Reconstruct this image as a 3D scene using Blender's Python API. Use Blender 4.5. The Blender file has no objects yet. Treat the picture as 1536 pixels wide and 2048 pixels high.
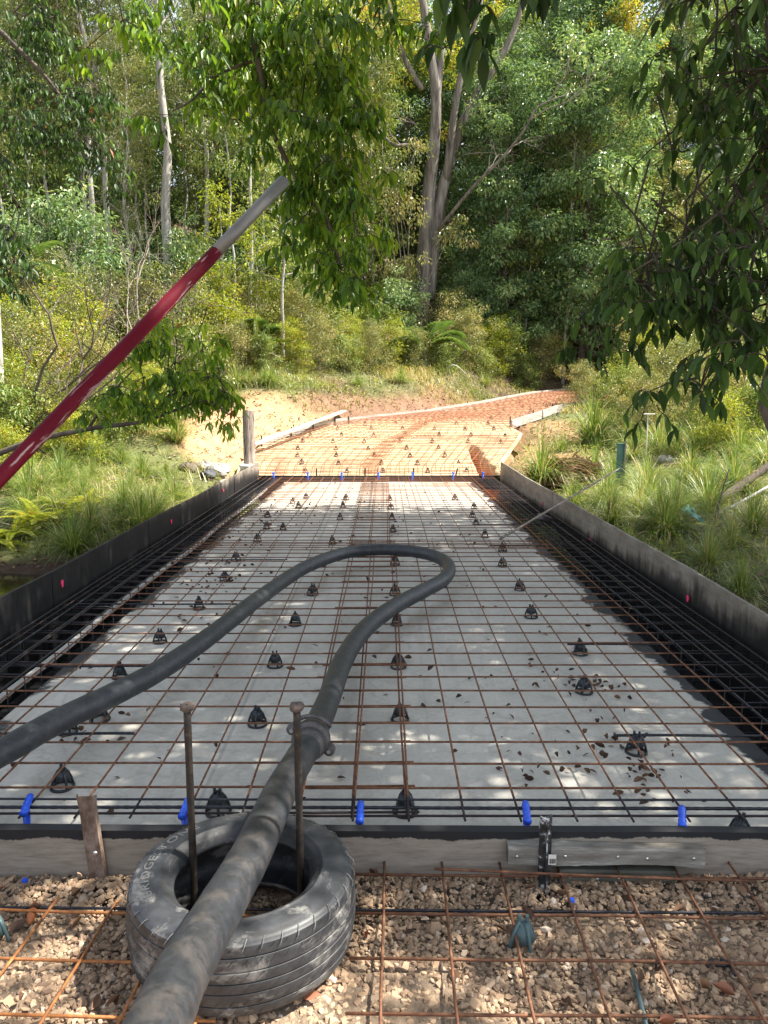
import bpy, math, random
import numpy as np
from mathutils import Vector, Matrix
SC = bpy.context.scene
COL = SC.collection
rng = np.random.default_rng(7)
R = math.radians

# ------------------------------------------------------------------ camera, sky, sun, exposure
H = 1.65; PITCH = R(8.4); FPX = 1538.0
cam = bpy.data.cameras.new('camera'); camo = bpy.data.objects.new('camera', cam); COL.objects.link(camo)
cam.sensor_fit = 'VERTICAL'; cam.sensor_height = 24; cam.lens = 24 * FPX / 2048
cam.clip_start = 0.05; cam.clip_end = 1000
camo.location = (0, 0, H); camo.rotation_euler = (math.pi / 2 - PITCH, 0, 0)
SC.camera = camo
SUN = Vector((0.70, 0.06, 1.02)).normalized()
SUN_EL = math.asin(SUN.z); SUN_AZ = math.atan2(SUN.x, SUN.y)
W = bpy.data.worlds.new("World"); SC.world = W; W.use_nodes = True
nt = W.node_tree; bg = nt.nodes['Background']; sky = nt.nodes.new('ShaderNodeTexSky')
sky.sky_type = 'NISHITA'; sky.sun_disc = False; sky.sun_elevation = SUN_EL; sky.sun_rotation = SUN_AZ
hs = nt.nodes.new('ShaderNodeHueSaturation'); hs.inputs['Saturation'].default_value = .45; nt.links.new(sky.outputs[0], hs.inputs['Color']); nt.links.new(hs.outputs[0], bg.inputs[0]); bg.inputs[1].default_value = 0.125
sl = bpy.data.lights.new('sun', 'SUN'); so = bpy.data.objects.new('sun', sl); COL.objects.link(so)
sl.energy = 4.9; sl.angle = R(0.5); sl.color = (1.0, 0.94, 0.84)
so.rotation_euler = (-SUN).to_track_quat('-Z', 'Y').to_euler(); so.location = (20, 15, 40)
SC.view_settings.view_transform = 'Standard'; SC.view_settings.look = 'None'
SC.view_settings.gamma = 1; SC.view_settings.use_curve_mapping = False
SC.view_settings.exposure = 1.6
cy = SC.cycles
cy.max_bounces = 5; cy.diffuse_bounces = 2; cy.glossy_bounces = 2; cy.transmission_bounces = 3; cy.transparent_max_bounces = 4
cy.sample_clamp_indirect = 6; cy.caustics_reflective = False; cy.caustics_refractive = False

# ------------------------------------------------------------------ pixel -> place helpers (pixels of the 1536x2048 photograph)
cP, sP = math.cos(PITCH), math.sin(PITCH)
def ray(px, py):
    u = (px - 768) / FPX; v = (py - 1024) / FPX
    return Vector((u, cP - v * sP, -(sP + v * cP)))
O = Vector((0, 0, H))
def at(px, py, z=0.0):
    r = ray(px, py); return O + r * ((z - H) / r.z)
def aty(px, py, y):
    r = ray(px, py); return O + r * (y / r.y)
def atx(px, py, x):
    r = ray(px, py); return O + r * (x / r.x)

# ------------------------------------------------------------------ object helpers
def tag(o, label=None, cat=None, group=None, kind=None):
    if label: o['label'] = label
    if cat: o['category'] = cat
    if group: o['group'] = group
    if kind: o['kind'] = kind
    return o
def empty(name, loc=(0, 0, 0), label=None, cat=None, group=None, rz=0):
    o = bpy.data.objects.new(name, None); COL.objects.link(o); o.location = loc
    o.rotation_euler = (0, 0, rz); o.empty_display_size = 0.1
    return tag(o, label, cat, group)
def link(name, me, parent=None, loc=None):
    o = bpy.data.objects.new(name, me); COL.objects.link(o)
    if parent: o.parent = parent
    if loc is not None: o.location = loc
    return o
def np_mesh(name, V, F3=None, F4=None, mat=None, smooth=False, tone=None, col=None):
    V = np.asarray(V, dtype=np.float32)
    me = bpy.data.meshes.new(name)
    F3 = np.zeros((0, 3), np.int32) if F3 is None else np.asarray(F3, np.int32)
    F4 = np.zeros((0, 4), np.int32) if F4 is None else np.asarray(F4, np.int32)
    n3, n4 = len(F3), len(F4)
    me.vertices.add(len(V)); me.vertices.foreach_set('co', V.ravel())
    me.loops.add(n3 * 3 + n4 * 4)
    me.loops.foreach_set('vertex_index', np.concatenate([F3.ravel(), F4.ravel()]))
    me.polygons.add(n3 + n4)
    ls = np.concatenate([np.arange(n3) * 3, n3 * 3 + np.arange(n4) * 4]).astype(np.int32)
    me.polygons.foreach_set('loop_start', ls)
    me.polygons.foreach_set('use_smooth', np.full(n3 + n4, bool(smooth)))
    me.update(calc_edges=True)
    if tone is not None:
        a = me.attributes.new('tone', 'FLOAT', 'POINT'); a.data.foreach_set('value', np.asarray(tone, np.float32))
    if col is not None:
        a = me.attributes.new('zone', 'FLOAT_COLOR', 'POINT'); a.data.foreach_set('color', np.asarray(col, np.float32).ravel())
    if mat: me.materials.append(mat)
    return me
class MB:
    def __init__(s): s.v = []; s.f3 = []; s.f4 = []; s.n = 0; s.t = []
    def add(s, V, F3=None, F4=None, tone=0.5):
        V = np.asarray(V, float)
        s.v.append(V)
        if F3 is not None and len(F3): s.f3.append(np.asarray(F3) + s.n)
        if F4 is not None and len(F4): s.f4.append(np.asarray(F4) + s.n)
        s.n += len(V); s.t.append(np.full(len(V), tone) if np.isscalar(tone) else np.asarray(tone))
    def box(s, lo, hi, M=None, tone=0.5, bev=0.0):
        x0, y0, z0 = lo; x1, y1, z1 = hi
        if bev <= 0:
            V = np.array([(x0,y0,z0),(x1,y0,z0),(x1,y1,z0),(x0,y1,z0),(x0,y0,z1),(x1,y0,z1),(x1,y1,z1),(x0,y1,z1)], float)
            F = [(0,3,2,1),(4,5,6,7),(0,1,5,4),(1,2,6,5),(2,3,7,6),(3,0,4,7)]
            F3 = None
        else:
            b = bev; V = []; idx = {}
            for ix, X in enumerate((x0, x1)):
                for iy, Y in enumerate((y0, y1)):
                    for iz, Z in enumerate((z0, z1)):
                        sx, sy, sz = (b if ix == 0 else -b), (b if iy == 0 else -b), (b if iz == 0 else -b)
                        idx[ix,iy,iz] = len(V)
                        V += [(X, Y+sy, Z+sz), (X+sx, Y, Z+sz), (X+sx, Y+sy, Z)]
            V = np.array(V, float); F = []; F3 = []
            i = lambda a, b_, c, k: idx[a, b_, c] + k
            F += [(i(0,0,0,0),i(0,0,1,0),i(0,1,1,0),i(0,1,0,0)), (i(1,0,0,0),i(1,1,0,0),i(1,1,1,0),i(1,0,1,0))]
            F += [(i(0,0,0,1),i(1,0,0,1),i(1,0,1,1),i(0,0,1,1)), (i(0,1,0,1),i(0,1,1,1),i(1,1,1,1),i(1,1,0,1))]
            F += [(i(0,0,0,2),i(0,1,0,2),i(1,1,0,2),i(1,0,0,2)), (i(0,0,1,2),i(1,0,1,2),i(1,1,1,2),i(0,1,1,2))]
            for a in (0, 1):
                for c in (0, 1):
                    F.append((i(a,c,0,0),i(a,c,1,0),i(a,c,1,1),i(a,c,0,1)))
                    F.append((i(a,0,c,0),i(a,1,c,0),i(a,1,c,2),i(a,0,c,2)))
                    F.append((i(0,a,c,1),i(1,a,c,1),i(1,a,c,2),i(0,a,c,2)))
            for a in (0,1):
                for b_ in (0,1):
                    for c in (0,1): F3.append((i(a,b_,c,0),i(a,b_,c,1),i(a,b_,c,2)))
        if M is not None: V = (np.c_[V, np.ones(len(V))] @ np.array(M).T)[:, :3]
        s.add(V, F3, F, tone)
    def tube(s, pts, rad, sides=8, cap=True, tone=0.5):
        P = np.asarray([tuple(p) for p in pts], float); n = len(P)
        r = np.full(n, rad, float) if np.isscalar(rad) else np.asarray(rad, float)
        T = np.gradient(P, axis=0); T /= np.linalg.norm(T, axis=1)[:, None] + 1e-9
        a = np.array((0, 0, 1.0)) if abs(T[0][2]) < .9 else np.array((1.0, 0, 0))
        u = np.cross(T[0], a); u /= np.linalg.norm(u); U = [u]
        for k in range(1, n):
            u = U[-1] - T[k] * (U[-1] @ T[k]); u /= np.linalg.norm(u) + 1e-9; U.append(u)
        U = np.array(U); Vv = np.cross(T, U)
        th = np.arange(sides) * 2 * math.pi / sides
        V = P[:, None, :] + r[:, None, None] * (np.cos(th)[None, :, None] * U[:, None, :] + np.sin(th)[None, :, None] * Vv[:, None, :])
        V = V.reshape(-1, 3); F = []
        k = np.arange(n - 1)[:, None] * sides; j = np.arange(sides)[None, :]; j2 = (j + 1) % sides
        F = np.stack([k + j, k + j2, k + sides + j2, k + sides + j], -1).reshape(-1, 4)
        F3 = None
        if cap:
            V = np.vstack([V, P[0], P[-1]]); m = n * sides; jj = np.arange(sides)
            F3 = np.vstack([np.stack([(jj + 1) % sides, jj, np.full(sides, m)], -1),
                            np.stack([m - sides + jj, m - sides + (jj + 1) % sides, np.full(sides, m + 1)], -1)])
        s.add(V, F3, F, tone)
    def lathe(s, prof, segs=32, M=None, closed=False, tone=0.5):
        pr = np.asarray(prof, float); n = len(pr); th = np.arange(segs) * 2 * math.pi / segs
        V = np.stack([pr[:, 0][:, None] * np.cos(th), pr[:, 0][:, None] * np.sin(th), np.repeat(pr[:, 1][:, None], segs, 1)], -1).reshape(-1, 3)
        rows = n if closed else n - 1; F = []
        for i in range(rows):
            a = i * segs; b = ((i + 1) % n) * segs
            j = np.arange(segs); j2 = (j + 1) % segs
            F.append(np.stack([a + j, a + j2, b + j2, b + j], -1))
        if M is not None: V = (np.c_[V, np.ones(len(V))] @ np.array(M).T)[:, :3]
        s.add(V, None, np.vstack(F), tone)
    def mesh(s, name, mat, smooth=False, tone=False):
        return np_mesh(name, np.vstack(s.v), np.vstack(s.f3) if s.f3 else None, np.vstack(s.f4) if s.f4 else None, mat, smooth,
                       np.concatenate(s.t) if tone else None)
    def build(s, name, mat, parent=None, smooth=False, tone=False, loc=None):
        return link(name, s.mesh(name, mat, smooth, tone), parent, loc)
def dup(root, loc=None, rz=None, sc=None, label=None, rot=None):
    r = root.copy(); COL.objects.link(r)
    if loc is not None: r.location = loc
    if rz is not None: r.rotation_euler = (0, 0, rz)
    if rot is not None: r.rotation_euler = rot
    if sc is not None: r.scale = (sc, sc, sc) if np.isscalar(sc) else sc
    if label: r['label'] = label
    for ch in list(root.children):
        c = ch.copy(); COL.objects.link(c); c.parent = r
        for g in list(ch.children):
            d = g.copy(); COL.objects.link(d); d.parent = c
    return r

# ------------------------------------------------------------------ materials
def newmat(name):
    m = bpy.data.materials.new(name); m.use_nodes = True
    n = m.node_tree; p = n.nodes['Principled BSDF']; return m, n, p
def N(n, t, **kw):
    o = n.nodes.new(t)
    for k, v in kw.items():
        if k.startswith('i_'):
            key = k[2:]; o.inputs[int(key) if key.isdigit() else key].default_value = v
        else: setattr(o, k, v)
    return o
def coords(n, kind='Object', scale=(1, 1, 1)):
    tc = N(n, 'ShaderNodeTexCoord'); mp = N(n, 'ShaderNodeMapping'); mp.inputs['Scale'].default_value = scale
    n.links.new(tc.outputs[kind], mp.inputs['Vector']); return mp.outputs[0]
def noise(n, vec, scale, detail=5, rough=.6, dist=0):
    t = N(n, 'ShaderNodeTexNoise'); t.inputs['Scale'].default_value = scale; t.inputs['Detail'].default_value = detail
    t.inputs['Roughness'].default_value = rough; t.inputs['Distortion'].default_value = dist
    n.links.new(vec, t.inputs['Vector']); return t.outputs['Fac']
def ramp(n, fac, stops, interp='LINEAR'):
    r = N(n, 'ShaderNodeValToRGB'); e = r.color_ramp; e.interpolation = interp
    while len(e.elements) < len(stops): e.elements.new(0.5)
    for el, (p, c) in zip(e.elements, stops):
        el.position = p; el.color = (*c, 1) if not np.isscalar(c) else (c, c, c, 1)
    n.links.new(fac, r.inputs[0]); return r.outputs[0]
def mixc(n, fac, a, b, mode='MIX'):
    m = N(n, 'ShaderNodeMix', data_type='RGBA', blend_type=mode)
    for s_, v in ((0, fac), (6, a), (7, b)):
        if hasattr(v, 'links'): n.links.new(v, m.inputs[s_])
        elif s_ == 0: m.inputs[0].default_value = v
        else: m.inputs[s_].default_value = (*v, 1)
    return m.outputs[2]
def math_(n, op, a, b=0.0, clamp=False):
    m = N(n, 'ShaderNodeMath', operation=op); m.use_clamp = clamp
    for i, v in enumerate((a, b)):
        if hasattr(v, 'links'): n.links.new(v, m.inputs[i])
        else: m.inputs[i].default_value = v
    return m.outputs[0]
def bump(n, p, h, strength=.3, dist=.01):
    b = N(n, 'ShaderNodeBump'); b.inputs['Strength'].default_value = strength; b.inputs['Distance'].default_value = dist
    n.links.new(h, b.inputs['Height']); n.links.new(b.outputs[0], p.inputs['Normal'])
def simple(name, stops, scale=20, rough=.7, metal=0, bmp=.2, bd=.003, stretch=(1, 1, 1), detail=5, dist=0, spec=.5):
    m, n, p = newmat(name); v = coords(n, 'Object', stretch); f = noise(n, v, scale, detail, .65, dist)
    c = ramp(n, f, stops); n.links.new(c, p.inputs['Base Color'])
    p.inputs['Roughness'].default_value = rough; p.inputs['Metallic'].default_value = metal
    p.inputs['Specular IOR Level'].default_value = spec
    if bmp: bump(n, p, f, bmp, bd)
    return m
def leafmat(name, stops, rough=.42, trans=.4, tcol=(1.25, 1.2, .7), spec=.5):
    m, n, p = newmat(name)
    a = N(n, 'ShaderNodeAttribute', attribute_name='tone')
    oi = N(n, 'ShaderNodeObjectInfo'); sh = math_(n, 'MULTIPLY', math_(n, 'SUBTRACT', oi.outputs['Random'], .5), .16)
    c = ramp(n, math_(n, 'ADD', a.outputs['Fac'], sh, True), stops)
    n.links.new(c, p.inputs['Base Color']); p.inputs['Roughness'].default_value = rough
    p.inputs['Specular IOR Level'].default_value = spec
    t = N(n, 'ShaderNodeBsdfTranslucent'); tc = mixc(n, 1.0, c, tcol, 'MULTIPLY'); n.links.new(tc, t.inputs[0])
    mx = N(n, 'ShaderNodeMixShader'); mx.inputs[0].default_value = trans
    n.links.new(p.outputs[0], mx.inputs[1]); n.links.new(t.outputs[0], mx.inputs[2])
    n.links.new(mx.outputs[0], n.nodes['Material Output'].inputs[0])
    return m

M_rust_ramp = simple('ramp_wire', [(.3, (.13, .045, .02)), (.55, (.26, .10, .04)), (.8, (.38, .17, .07))], 20, .8, metal=.1, bmp=0)
M_leaf_dark = leafmat('leaf_hanging', [(0, (0.0213, 0.0433, 0.0135)), (0.45, (0.0534, 0.1104, 0.0262)), (0.75, (0.1142, 0.2023, 0.045)), (0.96, (0.1971, 0.2812, 0.0645)), (0.975, (0.2156, 0.0948, 0.0353)), (1, (0.2918, 0.108, 0.0485))], .42, .45, spec=.3)
M_leaf_sun = leafmat('leaf_sunny_hanging', [(0, (0.0353, 0.0843, 0.0124)), (0.4, (0.0942, 0.1911, 0.0197)), (0.7, (0.2242, 0.348, 0.0281)), (0.96, (0.3784, 0.4707, 0.048)), (0.975, (0.3092, 0.1216, 0.0188)), (1, (0.4045, 0.132, 0.0292))], .40, .5, spec=.35)  # brighter yellow-green copy of the hanging leaf, sunlight put into its colour
M_leaf_mid = leafmat('leaf_forest', [(0, (0.0587, 0.1012, 0.0224)), (0.4, (0.1321, 0.202, 0.0447)), (0.7, (0.2492, 0.3147, 0.0655)), (1, (0.4976, 0.4755, 0.1477))], .40, .33)
M_leaf_blue = leafmat('leaf_bluegreen', [(0, (0.0589, 0.1104, 0.0508)), (0.5, (0.1481, 0.2481, 0.0989)), (0.8, (0.2545, 0.3571, 0.1333)), (1, (0.4841, 0.5178, 0.2492))], .40, .33)
M_leaf_yel = leafmat('leaf_yellow', [(0, (0.108, 0.1436, 0.0158)), (0.5, (0.2526, 0.309, 0.0302)), (0.8, (0.4105, 0.429, 0.0457)), (0.97, (0.557, 0.5044, 0.0746)), (1, (0.4892, 0.2141, 0.0515))], .42, .48)
M_leaf_olive = leafmat('leaf_olive', [(0, (0.0743, 0.0933, 0.0306)), (0.5, (0.1734, 0.2082, 0.0602)), (0.85, (0.3223, 0.3168, 0.1004)), (1, (0.4959, 0.3691, 0.1756))], .40, .33)
M_grass = leafmat('grass_blade', [(0, (0.0707, 0.108, 0.0237)), (0.4, (0.1626, 0.2163, 0.0431)), (0.7, (0.309, 0.3349, 0.0822)), (0.88, (0.4738, 0.3958, 0.1712)), (1, (0.6171, 0.4471, 0.2879))], .4, .38)
M_tuft = leafmat('tussock_blade', [(0, (0.0607, 0.1165, 0.0266)), (0.45, (0.1419, 0.2336, 0.049)), (0.75, (0.2744, 0.3519, 0.0819)), (0.92, (0.4643, 0.4147, 0.1627)), (1, (0.6012, 0.448, 0.277))], .38, .38)
M_palm = leafmat('palm_leaf', [(0, (0.0604, 0.1081, 0.0321)), (0.6, (0.1296, 0.2166, 0.057)), (1, (0.2581, 0.303, 0.0902))], .35, .45)
M_drystraw = leafmat('dry_straw', [(0, (.16, .09, .05)), (.5, (.32, .2, .12)), (1, (.5, .36, .24))], .8, .15, (1, .9, .8), .1)
M_litter = leafmat('dead_leaf', [(0, (.035, .018, .012)), (.4, (.10, .055, .035)), (.7, (.2, .115, .07)), (.9, (.32, .2, .12)), (1, (.33, .06, .035))], .6, .12, (1, .8, .6), .3)
M_bark_pale = simple('bark_pale', [(.25, (.14, .12, .10)), (.45, (.34, .31, .27)), (.7, (.50, .47, .43)), (.9, (.62, .60, .56))], 6, .85, bmp=.5, bd=.02, stretch=(1, 1, .25))
M_bark_fork = simple('bark_forked', [(.32, (.045, .035, .028)), (.47, (.13, .11, .09)), (.62, (.25, .22, .185)), (.8, (.38, .35, .31))], 3.2, .9, bmp=.9, bd=.05, stretch=(1.6, 1.6, .22), detail=9, dist=.5)
M_bark_dark = simple('bark_brown', [(.3, (.05, .038, .028)), (.6, (.13, .10, .075)), (.85, (.22, .18, .14))], 9, .9, bmp=.6, bd=.02, stretch=(1, 1, .3))
M_twig_dark = simple('dark_twig', [(.3, (.02, .014, .01)), (.7, (.06, .045, .03))], 14, .9, bmp=.2)
M_twig = simple('twig_grey', [(.3, (.12, .09, .07)), (.7, (.32, .27, .22))], 14, .9, bmp=.3)
def oiled(m):
    n = m.node_tree; p = n.nodes['Principled BSDF']; src = p.inputs['Base Color'].links[0].from_socket
    g = N(n, 'ShaderNodeNewGeometry'); sp = N(n, 'ShaderNodeSeparateXYZ'); n.links.new(g.outputs['Position'], sp.inputs[0])
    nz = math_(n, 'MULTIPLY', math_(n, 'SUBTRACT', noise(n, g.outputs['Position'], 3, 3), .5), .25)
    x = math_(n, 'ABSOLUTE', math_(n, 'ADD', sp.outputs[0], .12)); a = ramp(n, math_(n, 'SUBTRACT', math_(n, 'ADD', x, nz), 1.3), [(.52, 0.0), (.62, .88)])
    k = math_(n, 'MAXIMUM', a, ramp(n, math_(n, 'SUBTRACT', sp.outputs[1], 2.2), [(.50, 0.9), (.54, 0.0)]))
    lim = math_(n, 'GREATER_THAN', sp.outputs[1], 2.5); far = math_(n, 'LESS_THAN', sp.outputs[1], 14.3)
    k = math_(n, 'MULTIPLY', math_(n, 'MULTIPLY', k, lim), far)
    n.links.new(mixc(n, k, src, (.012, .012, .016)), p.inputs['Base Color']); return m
M_rust = simple('rusty_wire', [(.3, (.07, .032, .02)), (.5, (.17, .075, .04)), (.7, (.29, .13, .06)), (.85, (.38, .20, .10))], 28, .75, metal=.25, bmp=.3, bd=.001)
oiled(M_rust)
M_rust_orange = simple('orange_rusty_wire', [(.3, (.20, .07, .025)), (.55, (.40, .16, .05)), (.8, (.55, .26, .09))], 30, .8, metal=.1, bmp=.3, bd=.001)
M_steel_dark = simple('black_steel_bar', [(.3, (.012, .013, .017)), (.6, (.035, .036, .045)), (.85, (.09, .07, .06))], 60, .45, metal=.5, bmp=.3, bd=.001)
M_plastic = simple('black_plastic', [(.3, (.012, .016, .02)), (.8, (.03, .04, .048))], 30, .38, bmp=.05)
M_plastic_g = simple('grey_green_plastic', [(.3, (.05, .09, .095)), (.8, (.10, .16, .165))], 20, .45, bmp=.05)
M_blue = simple('blue_plastic', [(.3, (.012, .075, .62)), (.8, (.03, .14, .85))], 20, .32, bmp=0)
M_pink = simple('pink_paint', [(.3, (.8, .03, .12)), (.8, (.95, .07, .2))], 60, .6, bmp=0)
M_stone = leafmat('gravel_stone', [(0, (0.164, 0.112, 0.078)), (0.35, (0.328, 0.224, 0.144)), (0.7, (0.469, 0.337, 0.223)), (0.93, (0.586, 0.469, 0.362)), (1, (0.701, 0.621, 0.564))], .9, 0.0, (1, 1, 1), .2)
M_rock_dark = simple('dark_rock', [(.3, (.03, .03, .033)), (.7, (.10, .10, .11))], 5, .8, bmp=.5, bd=.03)
M_rock_pale = simple('pale_rock', [(.3, (.20, .18, .155)), (.7, (.45, .42, .38))], 6, .85, bmp=.6, bd=.03)
M_post = simple('weathered_post', [(.36, (.04, .03, .022)), (.44, (.22, .17, .14)), (.6, (.38, .31, .26)), (.8, (.5, .44, .39))], 11, .9, bmp=.9, bd=.02, stretch=(2.5, 2.5, .22), dist=.6)
M_white = simple('white_plastic', [(.3, (.6, .58, .52)), (.8, (.8, .79, .74))], 8, .5, bmp=.1)
M_teal = simple('teal_sheet', [(.3, (.06, .25, .24)), (.55, (.14, .40, .37)), (.85, (.35, .58, .55))], 7, .5, bmp=.7, bd=.03)
M_batten = simple('pale_batten', [(.3, (.35, .34, .30)), (.8, (.6, .58, .53))], 9, .8, bmp=.2, stretch=(1, .1, 1))

def m_formboard(name, z0, z1, dark_frac=.35, base=((.13, .105, .08), (.27, .23, .185), (.38, .34, .29))):
    m, n, p = newmat(name); v = coords(n, 'Object', (.5, 4, 4)); f = noise(n, v, 14, 9, .75, .4)
    c = ramp(n, f, [(.25, base[0]), (.5, base[1]), (.8, base[2])])
    v2 = coords(n, 'Object'); sp = N(n, 'ShaderNodeSeparateXYZ'); n.links.new(v2, sp.inputs[0])
    drip = noise(n, coords(n, 'Object', (1, 1, .4)), 7, 6, .7)
    t = math_(n, 'ADD', math_(n, 'DIVIDE', math_(n, 'SUBTRACT', sp.outputs[2], z0), z1 - z0), math_(n, 'MULTIPLY', math_(n, 'SUBTRACT', drip, .5), .35))
    k = ramp(n, t, [(1 - dark_frac - .012, 0.0), (1 - dark_frac + .012, 1.0)])
    c = mixc(n, k, c, (.012, .012, .014)); n.links.new(c, p.inputs['Base Color'])
    p.inputs['Roughness'].default_value = .75; bump(n, p, f, .25, .001); return m
M_board = m_formboard('form_timber', 0.0, .165, .17)
def m_sidewall(name, lvl, streak):
    # plywood with black form oil from the bottom up, reaching higher towards the viewer's end of the causeway
    m, n, p = newmat(name); g = coords(n, 'Object', (1, .5, 2)); f = noise(n, g, 6, 8, .7, .3)
    ply = ramp(n, f, [(.25, (.12, .10, .08)), (.5, (.22, .19, .155)), (.8, (.36, .33, .28))])
    sp = N(n, 'ShaderNodeSeparateXYZ'); n.links.new(coords(n, 'Object'), sp.inputs[0])
    d = noise(n, coords(n, 'Object', (1, 1.3, .35)), 3.2, 9, .72, .2)
    line = math_(n, 'SUBTRACT', lvl, math_(n, 'MULTIPLY', sp.outputs[1], .028))
    t = math_(n, 'ADD', math_(n, 'SUBTRACT', sp.outputs[2], line), math_(n, 'MULTIPLY', math_(n, 'SUBTRACT', d, .5), .5))
    k = ramp(n, math_(n, 'ADD', t, .5), [(.43, 1.0), (.50, .85), (.60, 0.0)])
    oil = ramp(n, noise(n, coords(n, 'Object', (1, 1, .3)), 14, 8, .8), [(.35, (.008, .008, .009)), (.62, (.022, .021, .021)), (.74, (streak, streak, streak * 1.02))])
    n.links.new(mixc(n, k, ply, oil), p.inputs['Base Color']); p.inputs['Roughness'].default_value = .6; p.inputs['Specular IOR Level'].default_value = .2
    bump(n, p, f, .25, .004); return m
M_wall_l = m_sidewall('oiled_ply_left', .66, .09); M_wall_r = m_sidewall('oiled_ply_right', .37, .045)
M_trench = simple('black_form_ply', [(.3, (.006, .006, .007)), (.7, (.02, .02, .022))], 6, .5, bmp=.2)
def m_slab():
    m, n, p = newmat('pale_concrete'); v = coords(n, 'Object')
    f = noise(n, v, 1.6, 8, .65, .3); f2 = noise(n, v, 45, 6, .7)
    c = ramp(n, f, [(.25, (.43, .40, .335)), (.5, (.60, .56, .47)), (.75, (.71, .67, .58))])
    c = mixc(n, .35, c, ramp(n, f2, [(.3, (.28, .28, .27)), (.7, (.6, .6, .59))]), 'MIX')
    f3 = noise(n, coords(n, 'Object', (1, .12, 1)), 5, 5, .7)
    c = mixc(n, ramp(n, f3, [(.52, 0.0), (.72, .55)]), c, (.29, .255, .21))
    pud = noise(n, v, 2.6, 4, .5, 1.2); c = mixc(n, ramp(n, pud, [(.46, 0.0), (.485, .35), (.51, 0.0)]), c, (.30, .27, .22)); spk = noise(n, v, 90, 3, .6); c = mixc(n, ramp(n, spk, [(.66, 0.0), (.70, .6)]), c, (.16, .13, .10))
    rust = noise(n, v, .8, 4, .6); sp = N(n, 'ShaderNodeSeparateXYZ'); n.links.new(v, sp.inputs[0])
    far = ramp(n, math_(n, 'DIVIDE', sp.outputs[1], 16), [(.62, 0.0), (.9, .7)])
    c = mixc(n, math_(n, 'MULTIPLY', far, ramp(n, rust, [(.4, 0.0), (.6, 1.0)])), c, (.42, .22, .12))
    e = math_(n, 'ADD', sp.outputs[0], math_(n, 'MULTIPLY', math_(n, 'SUBTRACT', noise(n, v, 2.2, 7, .65), .5), .55))
    k = ramp(n, math_(n, 'SUBTRACT', e, 1.1), [(.55, 0.0), (.57, 1.0)])
    k2 = ramp(n, math_(n, 'SUBTRACT', -.9, e), [(.95, 0.0), (.99, 1.0)])
    c = mixc(n, k, c, (.02, .02, .024)); c = mixc(n, k2, c, (.05, .048, .045))
    wl = ramp(n, math_(n, 'ABSOLUTE', math_(n, 'SUBTRACT', sp.outputs[0], -.74)), [(.004, .45), (.012, 0.0)])
    c = mixc(n, wl, c, (.2, .19, .175))
    n.links.new(c, p.inputs['Base Color']); p.inputs['Roughness'].default_value = .55
    bump(n, p, f2, .15, .004); return m
M_slab = m_slab()
def m_zone(name, bs=.5, bd=.03):
    m, n, p = newmat(name); a = N(n, 'ShaderNodeAttribute', attribute_name='zone'); v = coords(n, 'Object')
    f = noise(n, v, 3.0, 10, .72); f2 = noise(n, v, 22, 8, .75)
    c = mixc(n, 1.0, a.outputs['Color'], ramp(n, f, [(.3, .6), (.7, 1.35)]), 'MULTIPLY')
    c = mixc(n, 1.0, c, ramp(n, f2, [(.3, .65), (.7, 1.35)]), 'MULTIPLY')
    n.links.new(c, p.inputs['Base Color']); p.inputs['Roughness'].default_value = .95; p.inputs['Specular IOR Level'].default_value = .15
    bump(n, p, math_(n, 'ADD', f, math_(n, 'MULTIPLY', f2, .35)), bs, bd); return m
M_ground = m_zone('earth', .8, .08); M_ramp = m_zone('sandy_clay', .6, .04)
def m_red():
    m, n, p = newmat('scratched_red_paint'); v = coords(n, 'Object', (1, 1, 1))
    f = noise(n, coords(n, 'Object', (9, 9, 1.1)), 6, 6, .6, .2)
    k = ramp(n, f, [(.565, 0.0), (.60, 1.0)])
    sp = N(n, 'ShaderNodeSeparateXYZ'); n.links.new(v, sp.inputs[0])
    red = ramp(n, noise(n, v, 5, 4), [(.3, (.075, .002, .008)), (.7, (.125, .004, .014))])
    n.links.new(mixc(n, k, red, (.30, .19, .19)), p.inputs['Base Color']); p.inputs['Roughness'].default_value = .65; p.inputs['Specular IOR Level'].default_value = .15; return m
M_red = m_red()
M_alu = simple('dull_aluminium', [(.3, (.11, .105, .095)), (.7, (.21, .205, .185))], 14, .5, metal=.4, bmp=.1, stretch=(1, 1, .2))
def m_rubber(name, dust, scale, dcol=(.33, .31, .29), st=(1, 1, 1), thr=.55, base=(.021, .021, .022)):
    m, n, p = newmat(name); v = coords(n, 'Object', st); f = noise(n, v, scale, 9, .72, .5); g = noise(n, v, scale * 3.3, 6, .7, .3)
    c = ramp(n, g, [(.3, base), (.75, tuple(3.2 * b for b in base))])
    k = ramp(n, f, [(thr, 0.0), (thr + .14, dust)])
    n.links.new(mixc(n, k, c, dcol), p.inputs['Base Color']); p.inputs['Roughness'].default_value = .5; bump(n, p, g, .2, .003); return m
M_hose = m_rubber('hose_rubber', .35, 16, (.09, .09, .092), (1, 1, 1), .48, (.011, .012, .014))
M_hose_worn = m_rubber('worn_hose_rubber', .32, 10, (.12, .10, .085), (1, 1, 1), .47, (.010, .011, .013))
M_tyre = m_rubber('dusty_tyre', .85, 6.0, (.30, .29, .27), (1, 1, 1.6), .54, (.017, .018, .02))
M_tyre_mark = simple('white_scuff', [(.3, (.07, .07, .07)), (.8, (.24, .24, .235))], 50, .7, bmp=0)
M_clamp = simple('cast_clamp', [(.3, (.05, .045, .044)), (.7, (.15, .135, .13))], 25, .6, metal=.4, bmp=.35, bd=.003)
M_zinc = simple('zinc_screw', [(.3, (.45, .45, .44)), (.7, (.7, .7, .68))], 40, .35, metal=.9, bmp=0)
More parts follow.
